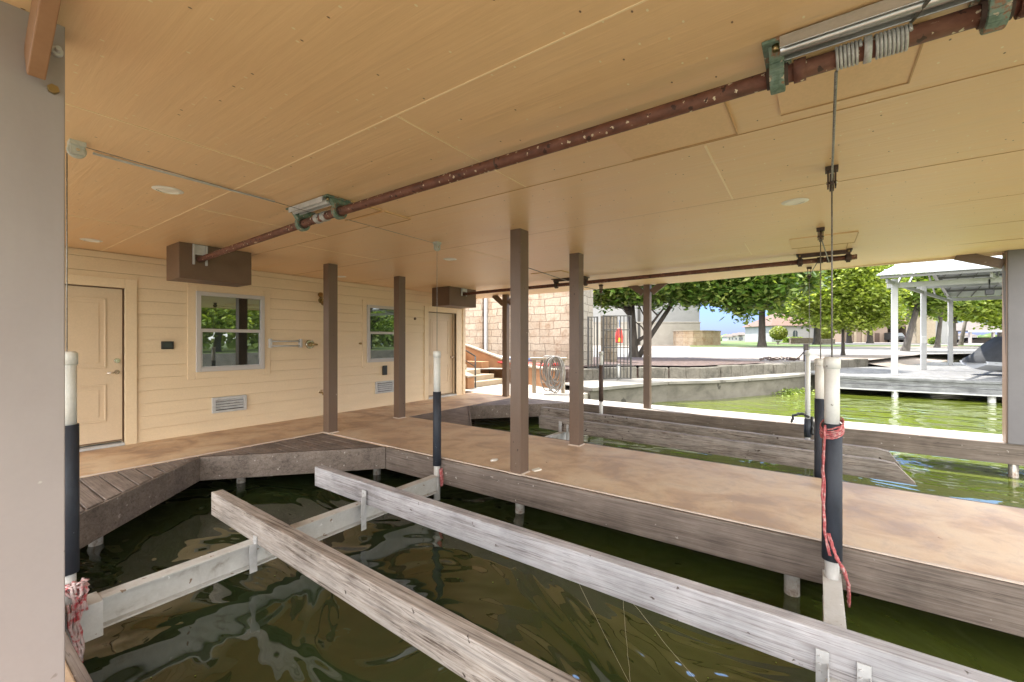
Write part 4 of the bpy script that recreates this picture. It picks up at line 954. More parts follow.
# iron gate beside the pillar
gt = thing('iron_gate', 'grey iron bar gate standing open beside the limestone wall', 'gate', (12.9, 5.2, .65))
def gate_panel(p, q, z0, z1, nb, hz, name='panel'):
    p, q = Vector(p), Vector(q); m_ = MB()
    for t_ in (0, 1): m_.bar(p.lerp(q, t_).to_3d()+UP*z0, p.lerp(q, t_).to_3d()+UP*z1, .045, .045)
    for z in hz: m_.bar(p.to_3d()+UP*z, q.to_3d()+UP*z, .03, .03)
    f = m_.build(name, 'iron', gt)
    for k in range(1, nb):
        c = p.lerp(q, k/nb); sub('bar', MB().bar(c.to_3d()+UP*(z0+.02), c.to_3d()+UP*(z1-.02), .022, .022), 'iron', f)
gate_panel((12.67, 5.47), (13.2, 4.78), .66, 2.66, 8, [.68, 1.1, 1.65, 2.2, 2.64]); gate_panel((12.4, 5.86), (12.55, 5.62), .98, 2.62, 3, [1.0, 2.60], 'side_panel')
sp = thing('stone_pillar', 'short square stone pillar seen through the iron gate', 'pillar', (15.6, 6.6, .9))
c = at(609, 341, 17); box(c.x-.25, c.x+.25, c.y-.25, c.y+.25, .8, 2.85).build('shaft', 'pillarstone', sp, .02)
c = at(619.5, 336, 15.0)
lj = thing('life_jacket', 'red life jacket with a yellow patch hanging behind the iron gate', 'life jacket', c)
m_ = MB()
for sg in (-1, 1): m_.extr([c+RT*sg*.01+UP*.28, c+RT*sg*.09+UP*.24, c+RT*sg*.13-UP*.02, c+RT*sg*.12-UP*.24, c+RT*sg*.008-UP*.24], FW*.09)
m_.build('body', 'red', lj, .02); MB().extr([c-RT*.05-UP*.20-FW*.012, c+RT*.06-UP*.20-FW*.012, c+RT*.05-UP*.06-FW*.012, c-RT*.03-UP*.06-FW*.012], FW*.01).build('patch', 'yellow', lj)
m_ = MB().bar(c+UP*.3, c+UP*.55, .02, .02); m_.build('hanger', 'blue', lj)
c = at(618.5, 371, 13.6)
tag(MB().tube([(c.x, c.y, .62), (c.x, c.y, 1.1), (c.x, c.y, 1.12)], [.06, .06, .045], 14).build('bollard', 'pvc', loc=(c.x, c.y, .62)), 'short white pipe bollard at the foot of the iron gate', 'bollard')
# barrier pole and mooring post on the kerb
c = at(806, 353, 19)
mp = thing('mooring_post', 'short dark mooring post with a rope on the stone kerb', 'post', (c.x, c.y, .95))
MB().tube([(c.x, c.y, .7), (c.x, c.y, 1.72)], .10, 10).build('post', 'bark', mp)
rnd = random.Random(4)
e = at(786, 358, 20); pp = [Vector((c.x, c.y, 1.5)).lerp(Vector((e.x, e.y, 1.0)), k/8) - UP*.25*math.sin(PI*k/8) for k in range(9)]
MB().tube(pp, .022, 6).build('rope', 'rust_dark', mp)
m_ = MB()
for k in range(46):
    q = at(rnd.uniform(762, 800), 341, rnd.uniform(18.6, 19.8)); a = rnd.uniform(0, PI); l = rnd.uniform(.1, .35)
    m_.tube([(q.x, q.y, 1.0+rnd.uniform(0, .1)), (q.x+l*math.cos(a), q.y+l*math.sin(a), 1.0+rnd.uniform(0, .14))], .02, 5)
tag(m_.build('driftwood_pile', 'rust_dark'), 'heap of dark sticks lying behind the stone kerb', 'stick pile', kind='stuff')

# ------------------------------------------------------------------ trees
def blade(bm, c, n, l, w, rnd):
    t_ = Vector((rnd.uniform(-1, 1), rnd.uniform(-1, 1), rnd.uniform(-.8, .5))).normalized(); s = n.cross(t_)
    if s.length < .05: return
    s.normalize(); t_ = s.cross(n).normalized()
    v = [bm.verts.new(c), bm.verts.new(c+t_*l*.45+s*w*.5), bm.verts.new(c+t_*l), bm.verts.new(c+t_*l*.45-s*w*.5)]
    bm.faces.new(v)
def crown(name, clumps, mat, par, nleaf, l, w, rnd):
    """clumps: (centre, radius); leaves sit in small sprays near the clump surface"""
    mb = MB(); tot = sum(r*r for _, r in clumps)
    for c, r in clumps:
        n = int(nleaf*r*r/tot/9)
        for _ in range(n):
            d = Vector((rnd.gauss(0, 1), rnd.gauss(0, 1), rnd.gauss(0, 1))).normalized()
            rr = r*(rnd.uniform(.25, 1.0)**.5)*rnd.uniform(.85, 1.12)
            p = c + Vector((d.x*rr, d.y*rr, d.z*rr*.8))
            for _k in range(9):
                q = p+Vector((rnd.gauss(0, .9), rnd.gauss(0, .9), rnd.gauss(0, .6)))*l*.9
                nn = Vector((rnd.gauss(0, .7), rnd.gauss(0, .7), 1)).normalized()
                blade(mb.bm, q, nn, l*rnd.uniform(.7, 1.2), w*rnd.uniform(.7, 1.2), rnd)
    me_n = mb.build(name, mat, par); return me_n
def trunkpath(a, b, rnd, n=5, bend=.06):
    a, b = Vector(a), Vector(b); L = (b-a).length
    return [a.lerp(b, k/n) + (Vector([rnd.uniform(-bend, bend)*L for _ in range(3)])*(0 < k < n)) for k in range(n+1)]
def limb(mb, a, b, r0, r1, rnd, n=5, bend=.05, seg=9):
    p = trunkpath(a, b, rnd, n, bend); mb.tube(p, [r0+(r1-r0)*k/n for k in range(n+1)], seg); return p
def tree(name, label, group, base, fork, r, limbs, clumps, leafm, bark, nleaf, l, w, seed, extra=4):
    rnd = random.Random(seed); o = thing(name, label, 'tree', base, group)
    mb = MB()
    base = Vector(base); fork = Vector(fork)
    mb.tube([base-UP*.3, base+UP*.05, base+(fork-base)*.15, base+(fork-base)*.5, fork], [r*1.7, r*1.45, r*1.08, r*.95, r*.8], 12)
    for e, f0 in limbs:
        s = base.lerp(fork, f0); p = limb(mb, s, e, r*.55, r*.18, rnd)
        for _ in range(extra):
            q = p[rnd.randint(2, 4)]; c, cr = rnd.choice(clumps)
            limb(mb, q, q.lerp(c, .7)+Vector((rnd.uniform(-.4, .4), rnd.uniform(-.4, .4), rnd.uniform(-.2, .5)))*cr, r*.2, r*.05, rnd, 4, .06, 6)
    mb.build('trunk', bark, o); crown('crown', clumps, leafm, o, nleaf, l, w, rnd)
    return o
def G(u, D, z=None):
    p = at(u, 341, D); return Vector((p.x, p.y, gz(D) if z is None else z))
def C(u, v, D, rpx): return (at(u, v, D), rpx*D/430)
# A: the dark glossy tree behind the gate
rs = random.Random(21)
cl = [C(*q) for q in [(606, 270, 21, 24), (628, 283, 20.5, 18), (650, 272, 22, 26), (672, 288, 21, 16), (690, 262, 21, 30), (708, 280, 20, 18), (727, 268, 19.5, 24), (742, 291, 19, 16), (765, 275, 19, 26),
      (783, 262, 20, 24), (752, 250, 20, 34), (640, 245, 23, 34), (700, 235, 22, 40), (606, 298, 21, 9), (745, 308, 19, 8), (770, 296, 19, 12), (800, 280, 20, 14), (660, 300, 21, 7), (716, 297, 19.5, 7), (590, 280, 22, 16), (615, 290, 20.5, 12), (640, 288, 20.5, 12), (600, 285, 21, 14), (684, 284, 20.5, 16), (700, 283, 20, 16), (735, 284, 19.5, 16), (752, 292, 19, 13), (668, 272, 20, 18), (612, 276, 20, 16), (622, 294, 20.5, 10), (596, 292, 21, 10), (646, 296, 20.5, 9), (604, 288, 20.2, 12), (632, 280, 20, 14), (615, 283, 20, 14), (600, 280, 20.3, 16), (645, 282, 20, 14), (610, 300, 20.6, 7), (625, 286, 19.8, 12), (712, 292, 19.6, 12), (728, 296, 19.4, 11), (698, 290, 19.8, 10), (742, 300, 19.2, 9), (655, 286, 20, 13), (720, 288, 19.5, 11), (688, 300, 20, 7)]]
tree('broadleaf_tree', 'dark glossy leaved tree with several spreading trunks behind the iron gate', None, G(634, 21.5, .95), at(631, 304, 21.5), .21,
     [(at(607, 288, 21.5), .75), (at(622, 275, 21.5), .95), (at(650, 262, 21.5), .98), (at(664, 308, 20.8), .15), (at(600, 302, 21.5), .9)], cl, 'leaf_dark', 'bark', 72000, .32, .16, 5)
m_ = MB(); 
# second low limb sweeping right, as its own trunk part
o_tree = bpy.data.objects['broadleaf_tree']
p1 = MB().tube([G(638, 21.5, .98), at(648, 340, 21.4), at(660, 322, 21.2), at(676, 298, 21), at(690, 275, 21)], [.14, .12, .11, .09, .06], 10).build('limb', 'bark', o_tree)
# B: roadside dark trunk
cl = [C(*q) for q in [(740, 292, 40, 20), (762, 282, 40, 26), (790, 290, 40, 22), (725, 275, 41, 22), (806, 300, 38, 16), (775, 302, 39, 12), (750, 260, 42, 40), (800, 262, 41, 34), (733, 306, 40, 7), (819, 285, 38, 20), (745, 318, 40, 4)]]
tree('shade_tree', 'stout dark trunked shade tree on the lawn edge beyond the road', None, G(762, 41), at(762, 300, 41), .30, [(at(738, 285, 41), .9), (at(788, 280, 41), .95), (at(762, 268, 41), .98)], cl, 'leaf_mid', 'bark', 26000, .42, .24, 8)
GT = 'trees along the road'
def light_tree(u, D, vf, r, clq, lab, mat='leaf_light', nleaf=8000, l=.36, w=.24, seed=1, bark='bark', lean=0, base_u=None, name='shade_tree'):
    cl = [C(*q) for q in clq]
    cs = sorted(cl, key=lambda c: -c[1])[:3]
    return tree(name, lab, GT, G(u, D), at(u+lean, vf, D), r, [(c[0], .9) for c in cs], cl, mat, bark, nleaf, l, w, seed)
light_tree(843, 25, 322, .085, [(820, 300, 25, 26), (845, 290, 25, 30), (868, 300, 25, 26), (838, 318, 25, 17), (862, 318, 25, 16), (845, 270, 25, 32), (875, 280, 25.5, 26), (815, 278, 25.5, 24), (884, 310, 25, 12), (822, 320, 24.5, 8), (800, 296, 25, 14)],
           'slender young tree with bright light green crown in front of the road', seed=12, nleaf=30000, l=.24, w=.15)
light_tree(817, 52, 320, .36, [(790, 300, 52, 22), (820, 285, 52, 34), (850, 300, 52, 22), (806, 318, 52, 9)], 'thick trunked tree left of the low stone wall by the pale house', 'leaf_mid', 6000, .6, .4, 13)
light_tree(849, 62, 325, .32, [(830, 305, 62, 16), (855, 300, 62, 24), (870, 312, 62, 12), (848, 280, 62, 30)], 'tree directly behind the slender young tree', 'leaf_light', 5000, .7, .45, 14)
light_tree(870, 60, 325, .33, [(872, 300, 60, 24), (888, 312, 60, 14), (885, 290, 60, 24), (895, 322, 60, 6)], 'light green tree left of the open garage', 'leaf_light', 6000, .6, .4, 15)
light_tree(905, 31, 300, .19, [(905, 285, 31, 24), (930, 292, 31, 22), (915, 268, 31, 30), (945, 285, 31.5, 20), (888, 290, 31, 16), (930, 308, 31, 9)], 'leaning grey trunked tree behind the white dock post', 'leaf_mid', 9000, .4, .26, 16, 'bark_pale', lean=14)
light_tree(937, 38, 315, .17, [(925, 300, 38, 18), (945, 290, 38, 24), (935, 275, 38, 26), (958, 302, 38, 14)], 'twin trunked tree between the two left dock posts', 'leaf_mid', 6000, .45, .3, 17, 'bark_pale', lean=4)
light_tree(953, 42, 318, .24, [(960, 300, 42, 20), (975, 305, 42, 17), (968, 285, 42, 28), (990, 300, 42, 18), (950, 312, 42, 9)], 'thick pale trunked tree right of the last dock post', 'leaf_light', 8000, .5, .32, 18, 'bark_pale')
light_tree(960.5, 46, 320, .17, [(985, 312, 46, 14), (1000, 300, 46, 20), (1002, 318, 46, 12), (1015, 290, 46, 26), (990, 285, 46, 24)], 'pale trunked tree nearest the distant brown boathouse', 'leaf_light', 8000, .5, .32, 19, 'bark_pale', lean=5)
# trees behind, closing the view
for i, (u, D, v, rp, mt, lab) in enumerate([(700, 130, 318, 12, 'leaf_mid', 'far small tree behind the blind corner of the tall pale building'), (905, 95, 300, 26, 'leaf_mid', 'far tree rising above the garage roof'), (955, 100, 305, 24, 'leaf_light', 'far tree behind the white walled building'), (1000, 110, 308, 24, 'leaf_mid', 'far tree behind the distant brown boathouse'), (800, 95, 305, 22, 'leaf_mid', 'far tree behind the pale house with an arched window')]):
    if i == 0: continue
    light_tree(u, D, v+12, .5, [(u-rp*.6, v, D, rp*.7), (u+rp*.6, v+2, D, rp*.7), (u, v-rp*.5, D, rp)], lab, mt, 3500, 1.0, .7, 30+i)
# trees on the far side of the channel, seen in the windows' reflection
GR = 'trees on the opposite bank'
for i, (x, y, h, r, lab) in enumerate([(10, -26, 6.5, 4.0, 'tree on the opposite bank, reflected in the left half of the upper window pane'), (16.5, -30, 7.5, 4.5, 'tree on the opposite bank, reflected beside the dark post in the window'), (33, -30, 8, 5.2, 'tree on the opposite bank, reflected in the right window'), (24, -33, 7, 4.5, 'tree on the opposite bank between the two reflected in the windows')]):
    rr = random.Random(60+i); cl = [(Vector((x+rr.uniform(-1, 1)*r*.7, y+rr.uniform(-1, 1)*r*.7, h*.62+rr.uniform(-.3, .6)*r*.6)), r*rr.uniform(.35, .6)) for _ in range(9)]
    tree('bank_tree', lab, GR, (x, y, .9), (x+.3, y, h*.45), .28, [(c[0], .9) for c in cl[:4]], cl, 'leaf_light' if i % 2 else 'leaf_mid', 'bark', 5000, .5, .34, 70+i)
tag(MB().prism([(-60, -200), (-60, -20.6), (80, -20.6), (80, -200)], -1.5, .88).build('opposite_bank', 'grass'), kind='structure')
tag(MB().prism([(-60, -20.59), (-60, -20), (80, -20), (80, -20.59)], -1.5, .95).build('opposite_seawall', 'seawall'), 'long grey concrete seawall on the opposite bank, reflected in the windows', 'seawall')

# shrubs
def bush(u, v, D, rpx, lab, mat, flat=1, n=3500, l=.3, name='bush', grp=None):
    c, r = C(u, v, D, rpx); o = thing(name, lab, 'bush', (c.x, c.y, gz(D)), grp); rr = random.Random(int(u))
    m_ = MB(); m_.ball(c, r*.86, 3, (1, 1, flat)); m_.build('core', 'leaf_mid' if mat == 'leaf_mid' else mat, o)
    mb = MB()
    for _ in range(n):
        d = Vector((rr.gauss(0, 1), rr.gauss(0, 1), rr.gauss(0, 1))).normalized(); p = c+Vector((d.x*r, d.y*r, d.z*r*flat))*rr.uniform(.88, 1.04)
        blade(mb.bm, p, (d+Vector((rr.gauss(0, .4), rr.gauss(0, .4), rr.gauss(0, .4)))).normalized(), l, l*.6, rr)
    mb.build('foliage', mat, o)
bush(778.6, 333, 62, 7.2, 'round yellow green bush in front of the pale house', 'leaf_lime', .85, grp='clipped round bushes')
bush(826, 333.5, 58, 6.2, 'round yellow green bush right of the low stone wall', 'leaf_lime', .85, grp='clipped round bushes')
bush(934.5, 341, 50, 3.6, 'small green bush at the foot of the white walled building', 'leaf_mid', .8, 900, .3)
hd_ = thing('hedge', 'low clipped dark hedge below the arched window', 'hedge', G(792, 66)); m_ = MB(); rr = random.Random(9)
for _ in range(3000):
    t_ = rr.uniform(0, 1); p = at(785+16*t_, 341, 66); blade(m_.bm, Vector((p.x, p.y, gz(66)+rr.uniform(0, .75)))+FW*rr.uniform(-.5, .5), Vector((rr.gauss(0, 1), rr.gauss(0, 1), rr.gauss(0, 1))).normalized(), .3, .2, rr)
m_.build('foliage', 'leaf_mid', hd_)
# weed floating by the seawall
m_ = MB(); rr = random.Random(77)
for _ in range(420):
    q = at(rr.gauss(788, 12), 341, rr.gauss(15.4, .35)); blade(m_.bm, Vector((q.x, q.y, rr.uniform(.0, .14))), Vector((rr.gauss(0, .6), rr.gauss(0, .6), 1)).normalized(), .14, .05, rr)
tag(m_.build('water_weed', 'weed'), 'light green weeds growing in the water by the seawall', 'water weed', kind='stuff')
# distant tree line and mass on the far lawn edge
m_ = MB(); rr = random.Random(5)
for k in range(260):
    u = rr.uniform(560, 1100); D = rr.uniform(300, 420); c = at(u, 341, D); hgt = rr.uniform(3.0, 6.0)
    m_.ball((c.x, c.y, 1.9+hgt*.3), hgt, 1, (1.3, 1.3, .8))
o = m_.build('far_woodland', 'leaf_mid'); tag(o, 'far line of trees along the opposite lake shore', 'woodland', kind='stuff')

# ------------------------------------------------------------------ buildings in the distance
def frame_at(u, D):      # axes of a building seen square on: origin on the ground, R to the right, F away
    return G(u, D)
def bbox(mb, o, r0, r1, f0, f1, z0, z1):
    P = [o+RT*r+FW*f+UP*z for z in (z0, z1) for r, f in ((r0, f0), (r1, f0), (r1, f1), (r0, f1))]
    v = [mb.bm.verts.new(p) for p in P]
    for f in ((0, 3, 2, 1), (4, 5, 6, 7), (0, 1, 5, 4), (1, 2, 6, 5), (2, 3, 7, 6), (3, 0, 4, 7)): mb.bm.faces.new([v[i] for i in f])
    return mb
tall = thing('tall_building', 'tall pale grey stucco building with a stone base beyond the mulch bed', 'building', G(680, 50))
o = G(699.5, 50)
bbox(MB(), o, -14, 0, 0, 12, 2.55, 14).build('wall', 'stucco_w', tall, .02); bbox(MB(), o, -14, .05, -.06, 12, -.3, 2.549).build('stone_base', 'pale_base', tall, .02)
bbox(MB(), o, -14, .12, -.12, 12, 2.55, 2.68).build('ledge', 'pale_base', tall, .02)
bbox(MB(), o, -7.2, -6.9, -.10, -.061, -.2, 4.5).build('downpipe', 'iron', tall); bbox(MB(), o, -.1, .35, 1.5, 2.2, .9, 2.3).build('meter_box', 'iron', tall)
lwall = thing('curved_stone_wall', 'low curved limestone wall at the foot of the tall pale building', 'wall', G(697, 46))
pc = [(675, 48.5), (678, 46.5), (684, 45.5), (693, 45), (702, 45), (711, 45.5), (718, 47), (719, 49)]
m_ = MB(); L = [at(u, 341, D) for u, D in pc]
for a, b in zip(L, L[1:]):
    a = Vector((a.x, a.y, 0)); b = Vector((b.x, b.y, 0)); m_.bar(a+UP*(1.0+1.02), b+UP*(1.0+1.02), .35, 1.75, ext=.12)
m_.build('wall', 'warm_stone', lwall)
m_ = MB()
for a, b in zip(L, L[1:]):
    a = Vector((a.x, a.y, 0)); b = Vector((b.x, b.y, 0)); m_.bar(a+UP*2.93, b+UP*2.93, .5, .07, ext=.2)
m_.build('cap', 'cream', lwall)
# pale house with an arched window
h1 = thing('pale_house', 'pale stucco house with a clay roof and an arched window behind the round bush', 'house', G(790, 78))
o = G(790, 78)
bbox(MB(), o, -3.3, 8.5, 0, 9, -.3, 3.1).build('wall', 'stucco_w', h1, .02)
m_ = MB(); P = [(-3.8, -.6, 3.0), (9, -.6, 3.0), (9, 9.6, 3.0), (-3.8, 9.6, 3.0), (0, 4.5, 5.6), (5.5, 4.5, 5.6)]
v = [m_.bm.verts.new(o+RT*a+FW*b+UP*c) for a, b, c in P]
for f in ((0, 1, 5, 4), (1, 2, 5), (2, 3, 4, 5), (3, 0, 4), (0, 3, 2, 1)): m_.bm.faces.new([v[i] for i in f])
m_.build('roof', 'tile', h1)
m_ = MB(); n = 10; cx = .95
pl = [(cx-.42, 0, 1.0), (cx+.42, 0, 1.0)] + [(cx+.42*math.cos(PI*k/n), 0, 1.75+.42*math.sin(PI*k/n)) for k in range(n+1)]
m_.extr([o+RT*a+FW*(-.03)+UP*c for a, b, c in pl], FW*.02); wn = m_.build('window', 'carglass', h1)
sub('mullion', bbox(MB(), o, cx-.03, cx+.03, -.05, -.031, 1.0, 2.15), 'stucco_w', wn)
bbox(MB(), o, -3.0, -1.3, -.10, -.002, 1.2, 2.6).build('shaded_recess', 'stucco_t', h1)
gw = thing('garden_wall', 'low tan stone garden wall in front of the pale house', 'wall', G(803, 57))
bbox(MB(), G(803, 57), -1.6, 1.6, 0, .4, -.3, .72).build('wall', 'pillarstone', gw, .03); bbox(MB(), G(803, 57), -1.65, 1.65, -.05, .45, .72, .8).build('cap', 'cream', gw)
gw = thing('garden_wall', 'low pale stone garden wall below the second round bush', 'wall', G(825, 55))
bbox(MB(), G(826, 55), -1.1, 1.2, 0, .4, -.3, .65).build('wall', 'limestone_x', gw, .03)
ur = thing('garden_urn', 'small grey garden urn on the lawn by the round bush', 'urn', G(778, 50)); q = G(778, 50)
MB().tube([q, q+UP*.1, q+UP*.25, q+UP*.45, q+UP*.5], [.22, .14, .1, .26, .3], 12).build('bowl', 'ledge', ur)
# tan house with the open garage
h2 = thing('tan_house', 'pinkish tan house with an open garage holding a dark car', 'house', G(880, 74))
o = G(880, 74)
w_ = MB(); bbox(w_, o, -6.5, 1.3, 0, 8, -.3, 3.4); bbox(w_, o, 1.3, 4.9, 0, 8, 2.75, 3.4); bbox(w_, o, 4.9, 6.2, 0, 8, -.3, 3.4); bbox(w_, o, -6.5, 1.0, 7.9, 8.0, -.3, .4)
w_.build('wall', 'stucco_t', h2)
m_ = MB(); P = [(-7, -.6, 3.3), (6.8, -.6, 3.3), (6.8, 8.6, 3.3), (-7, 8.6, 3.3), (-3, 4, 5.6), (3, 4, 5.6)]
v = [m_.bm.verts.new(o+RT*a+FW*b+UP*c) for a, b, c in P]
for f in ((0, 1, 5, 4), (1, 2, 5), (2, 3, 4, 5), (3, 0, 4), (0, 3, 2, 1)): m_.bm.faces.new([v[i] for i in f])
m_.build('roof', 'tile', h2)
for k in range(4): bbox(MB(), o, -5.9+k*1.35, -5.5+k*1.35, -.12, -.002, -.1, 3.2).build('pilaster', 'cream', h2)
bbox(MB(), o, -.9, -.1, -.05, -.003, -.1, 1.6).build('door', 'rust_dark', h2)
# the car
q = G(900, 72)+UP*.0
car = thing('parked_car', 'dark grey car parked in the open garage of the tan house', 'car', q)
w2, z_ = .92, .02
prof = [(-2.1, .45), (-2.15, .9), (-1.95, 1.0), (-1.45, 1.62), (-.2, 1.68), (.6, 1.55), (1.1, 1.08), (2.0, .95), (2.15, .55), (2.05, .4)]
def cpt(r, f, z): return q+RT*r+FW*f+UP*z
m_ = MB(); m_.extr([cpt(-w2, f+2, z) for f, z in prof], RT*2*w2); body = m_.build('body', 'carpaint', car, .05)
m_ = MB().extr([cpt(-.72, -.02, 1.05), cpt(.72, -.02, 1.05), cpt(.64, .52, 1.55), cpt(-.64, .52, 1.55)], -FW*.02+UP*.01); m_.build('rear_window', 'carglass', car)
for sg in (-1, 1):
    for f in (.65, 3.3):
        wl = MB().tube([cpt(sg*.78, f, .34), cpt(sg*.96, f, .34)], .34, 18).build('wheel', 'tyre', car); sub('rim', MB().tube([cpt(sg*.95, f, .34), cpt(sg*.968, f, .34)], .2, 14), 'chrome', wl)
    MB().extr([cpt(sg*.86, -.17, .8), cpt(sg*.7, -.17, .8), cpt(sg*.7, -.15, .98), cpt(sg*.86, -.15, .98)], -FW*.03).build('tail_light', 'red', car)
# stone and white building right of it
h3 = thing('stone_building', 'cream stone building with a white side wall behind the leaning tree', 'building', G(930, 60)); o = G(925, 60)
bbox(MB(), o, -1.2, 1.5, 0, 1.6, -.3, 4.6).build('stone_wall', 'cream', h3, .03); bbox(MB(), o, 1.5, 4.0, .4, 1.6, -.3, 3.6).build('white_wall', 'stucco_w', h3, .03)
m_ = MB(); P = [(-1.7, -.5, 4.5), (2.0, -.5, 4.5), (2.0, 2.1, 4.5), (-1.7, 2.1, 4.5), (.2, .8, 5.6)]
v = [m_.bm.verts.new(o+RT*a+FW*b+UP*c) for a, b, c in P]
for f in ((0, 1, 4), (1, 2, 4), (2, 3, 4), (3, 0, 4), (0, 3, 2, 1)): m_.bm.faces.new([v[i] for i in f])
m_.build('roof', 'tile', h3); bbox(MB(), o, 1.52, 4.3, .2, 1.9, 3.6, 3.8).build('flat_roof', 'tile', h3)
# far houses on the shore
for i, (u, wd, hh, m1) in enumerate([(738, 5, 3.0, 'stucco_w'), (744, 6, 3.4, 'stucco_w'), (752, 5, 3.0, 'stucco_t'), (731, 4, 2.4, 'stucco_w'), (970, 8, 3.0, 'stucco_w')]):
    o = G(u, 240); lab = ['far white house left of the gap in the shore trees', 'far taller white house at the middle of the shore', 'far tan house nearest the stout dark trunk', 'smallest far white house at the lawn end', 'far white house beyond the brown boathouse'][i]
    h = thing('far_house', lab, 'house', o, 'houses on the far shore'); bbox(MB(), o, -wd/2, wd/2, 0, 6, -.3, hh).build('wall', m1, h)
    m_ = MB(); P = [(-wd/2-.4, -.5, hh), (wd/2+.4, -.5, hh), (wd/2+.4, 6.5, hh), (-wd/2-.4, 6.5, hh), (-wd/4, 3, hh+1.5), (wd/4, 3, hh+1.5)]
    v = [m_.bm.verts.new(o+RT*a+FW*b+UP*c) for a, b, c in P]
    for f in ((0, 1, 5, 4), (1, 2, 5), (2, 3, 4, 5), (3, 0, 4), (0, 3, 2, 1)): m_.bm.faces.new([v[k] for k in f])
    m_.build('roof', 'shingle', h)
    bbox(MB(), o, -wd*.3, -wd*.1, -.05, -.01, .8, 2).build('window', 'carglass', h); bbox(MB(), o, wd*.1, wd*.3, -.05, -.01, .8, 2).build('window', 'carglass', h)
# distant brown boathouse on the water
bq = at(985, 341, 62); o = Vector((bq.x, bq.y, .5))
fb = thing('brown_roofed_boathouse', 'distant open boathouse with a brown hipped roof over the water', 'boathouse', o)
m_ = MB(); P = [(-3.4, -1, 2.85), (6, -1, 2.85), (6, 7, 2.85), (-3.4, 7, 2.85), (.4, 3, 4.3), (3, 3, 4.3)]
v = [m_.bm.verts.new(o+RT*a+FW*b+UP*c) for a, b, c in P]
for f in ((0, 1, 5, 4), (1, 2, 5), (2, 3, 4, 5), (3, 0, 4), (0, 3, 2, 1)): m_.bm.faces.new([v[k] for k in f])
m_.build('roof', 'shingle', fb); bbox(MB(), o, -3.4, 6, -1.02, -.9, 2.6, 2.84).build('eave_board', 'white_paint', fb)
for r, f in ((-2.9, -.7), (-1.9, 6), (.4, -.7), (1.6, 6), (4.5, -.7)): bbox(MB(), o, r-.13, r+.13, f-.13, f+.13, -1.8, 2.6).build('post', 'post_grey', fb)
bbox(MB(), o, -3.2, 6, -.8, 6.8, -.2, .0).build('deck', 'dockdeck', fb)
fbb = thing('covered_boat', 'grey boat under a cover inside the distant brown roofed boathouse', 'boat', o+RT*1.5+FW*2)
m_ = MB(); m_.extr([o+RT*(-2)+FW*2+UP*.9, o+RT*(-1.2)+FW*2+UP*.35, o+RT*5+FW*2+UP*.35, o+RT*5+FW*2+UP*1.0], FW*2.2); m_.build('hull', 'hull', fbb, .05)
m_ = MB(); m_.extr([o+RT*(-1.7)+FW*1.95+UP*1.0, o+RT*5+FW*1.95+UP*1.0, o+RT*3.6+FW*1.95+UP*1.9, o+RT*1.6+FW*1.95+UP*1.85], FW*2.3); m_.build('cover', 'shingle', fbb, .05)

# ------------------------------------------------------------------ white dock on the right
wd = thing('white_boat_dock', 'white open dock with a ribbed white metal roof across the water on the right', 'boat dock', (19, -4, 0))
Z0 = .65
MB().prism([(18.85, -.6), (18.85, -9.0), (34, -9.0), (34, -4.4), (26.5, -1.6), (20.9, .4), (20.2, .3)], Z0-.08, Z0).build('deck', 'dockdeck', wd)
MB().bar((18.80, -.55, .60), (18.80, -9.0, .60), .06, .085).build('upper_board', 'dockwood', wd, .01)
MB().bar((18.83, -.55, .47), (18.83, -9.0, .47), .05, .16).build('middle_board', 'dockwood', wd, .01)
MB().bar((18.78, -.55, .31), (18.78, -9.0, .31), .06, .15).build('lower_board', 'dockwood', wd, .01)
MB().bar((18.72, -.55, .22), (18.72, -9.0, .22), .05, .04).build('edge_rail', 'white_paint', wd, .005)
MB().bar((18.9, -.52, .45), (20.6, -.40, .45), .05, .38).build('end_board', 'dockwood', wd)
for y in (-2.1, -4.3, -5.9, -7.6): MB().tube([(18.95, y, -1.5), (18.95, y, .55)], .09, 12).build('piling', 'pvc', wd)
posts = [(19.9, -2.2), (24.4, -3.6), (30.0, -5.4), (19.7, -8.4)]
for k, (x, y) in enumerate(posts):
    p = MB().box(x-.085, x+.085, y-.085, y+.085, Z0, 4.0 if k != 1 else 4.2).build('post', 'white_paint', wd, .01)
    if k == 1: sub('power_box', box(x-.14, x-.086, y-.08, y+.08, 1.75, 2.05), 'vent', p, .01)
# gable roof: skewed in plan, ridge along Y
def RP(x, y, z): return Vector((x, y, z))
def skew(x, s): return -1.63-.313*(x-18.6) + s      # left gable line
EZ, RZ, FZ = 4.0, 5.45, 4.05
m_ = MB(); left = [(18.5, EZ), (24.3, RZ), (30.6, FZ)]; th = .03
Yr = -13
for (xa, za), (xb, zb) in zip(left, left[1:]):
    m_.extr([RP(xa, skew(xa, 0), za), RP(xa, Yr, za), RP(xb, Yr, zb), RP(xb, skew(xb, 0), zb)], (0, 0, th))
rf = m_.build('roof', 'whiteroof', wd)
m_ = MB()
for k in range(26):
    y = -1.9-k*.42
    for (xa, za), (xb, zb) in zip(left, left[1:]):
        ya = min(y, skew(xa, 0)); xs_ = xa
        if y > skew(xb, 0):      # the rib is clipped by the slanting gable
            t_ = (y+1.63)/(-.313)+18.6
            if t_ <= xa: continue
            xe = min(t_, xb); ze = za+(zb-za)*(xe-xa)/(xb-xa)
        else: xe, ze = xb, zb
        m_.bar((xa, y, za+th+.015), (xe, y, ze+th+.015), .05, .035)
sub('roof_rib', m_, 'whiteroof', rf)
def wbar(p, q, w_, h_, name='beam', mat='white_paint'): return MB().bar(p, q, w_, h_).build(name, mat, wd)
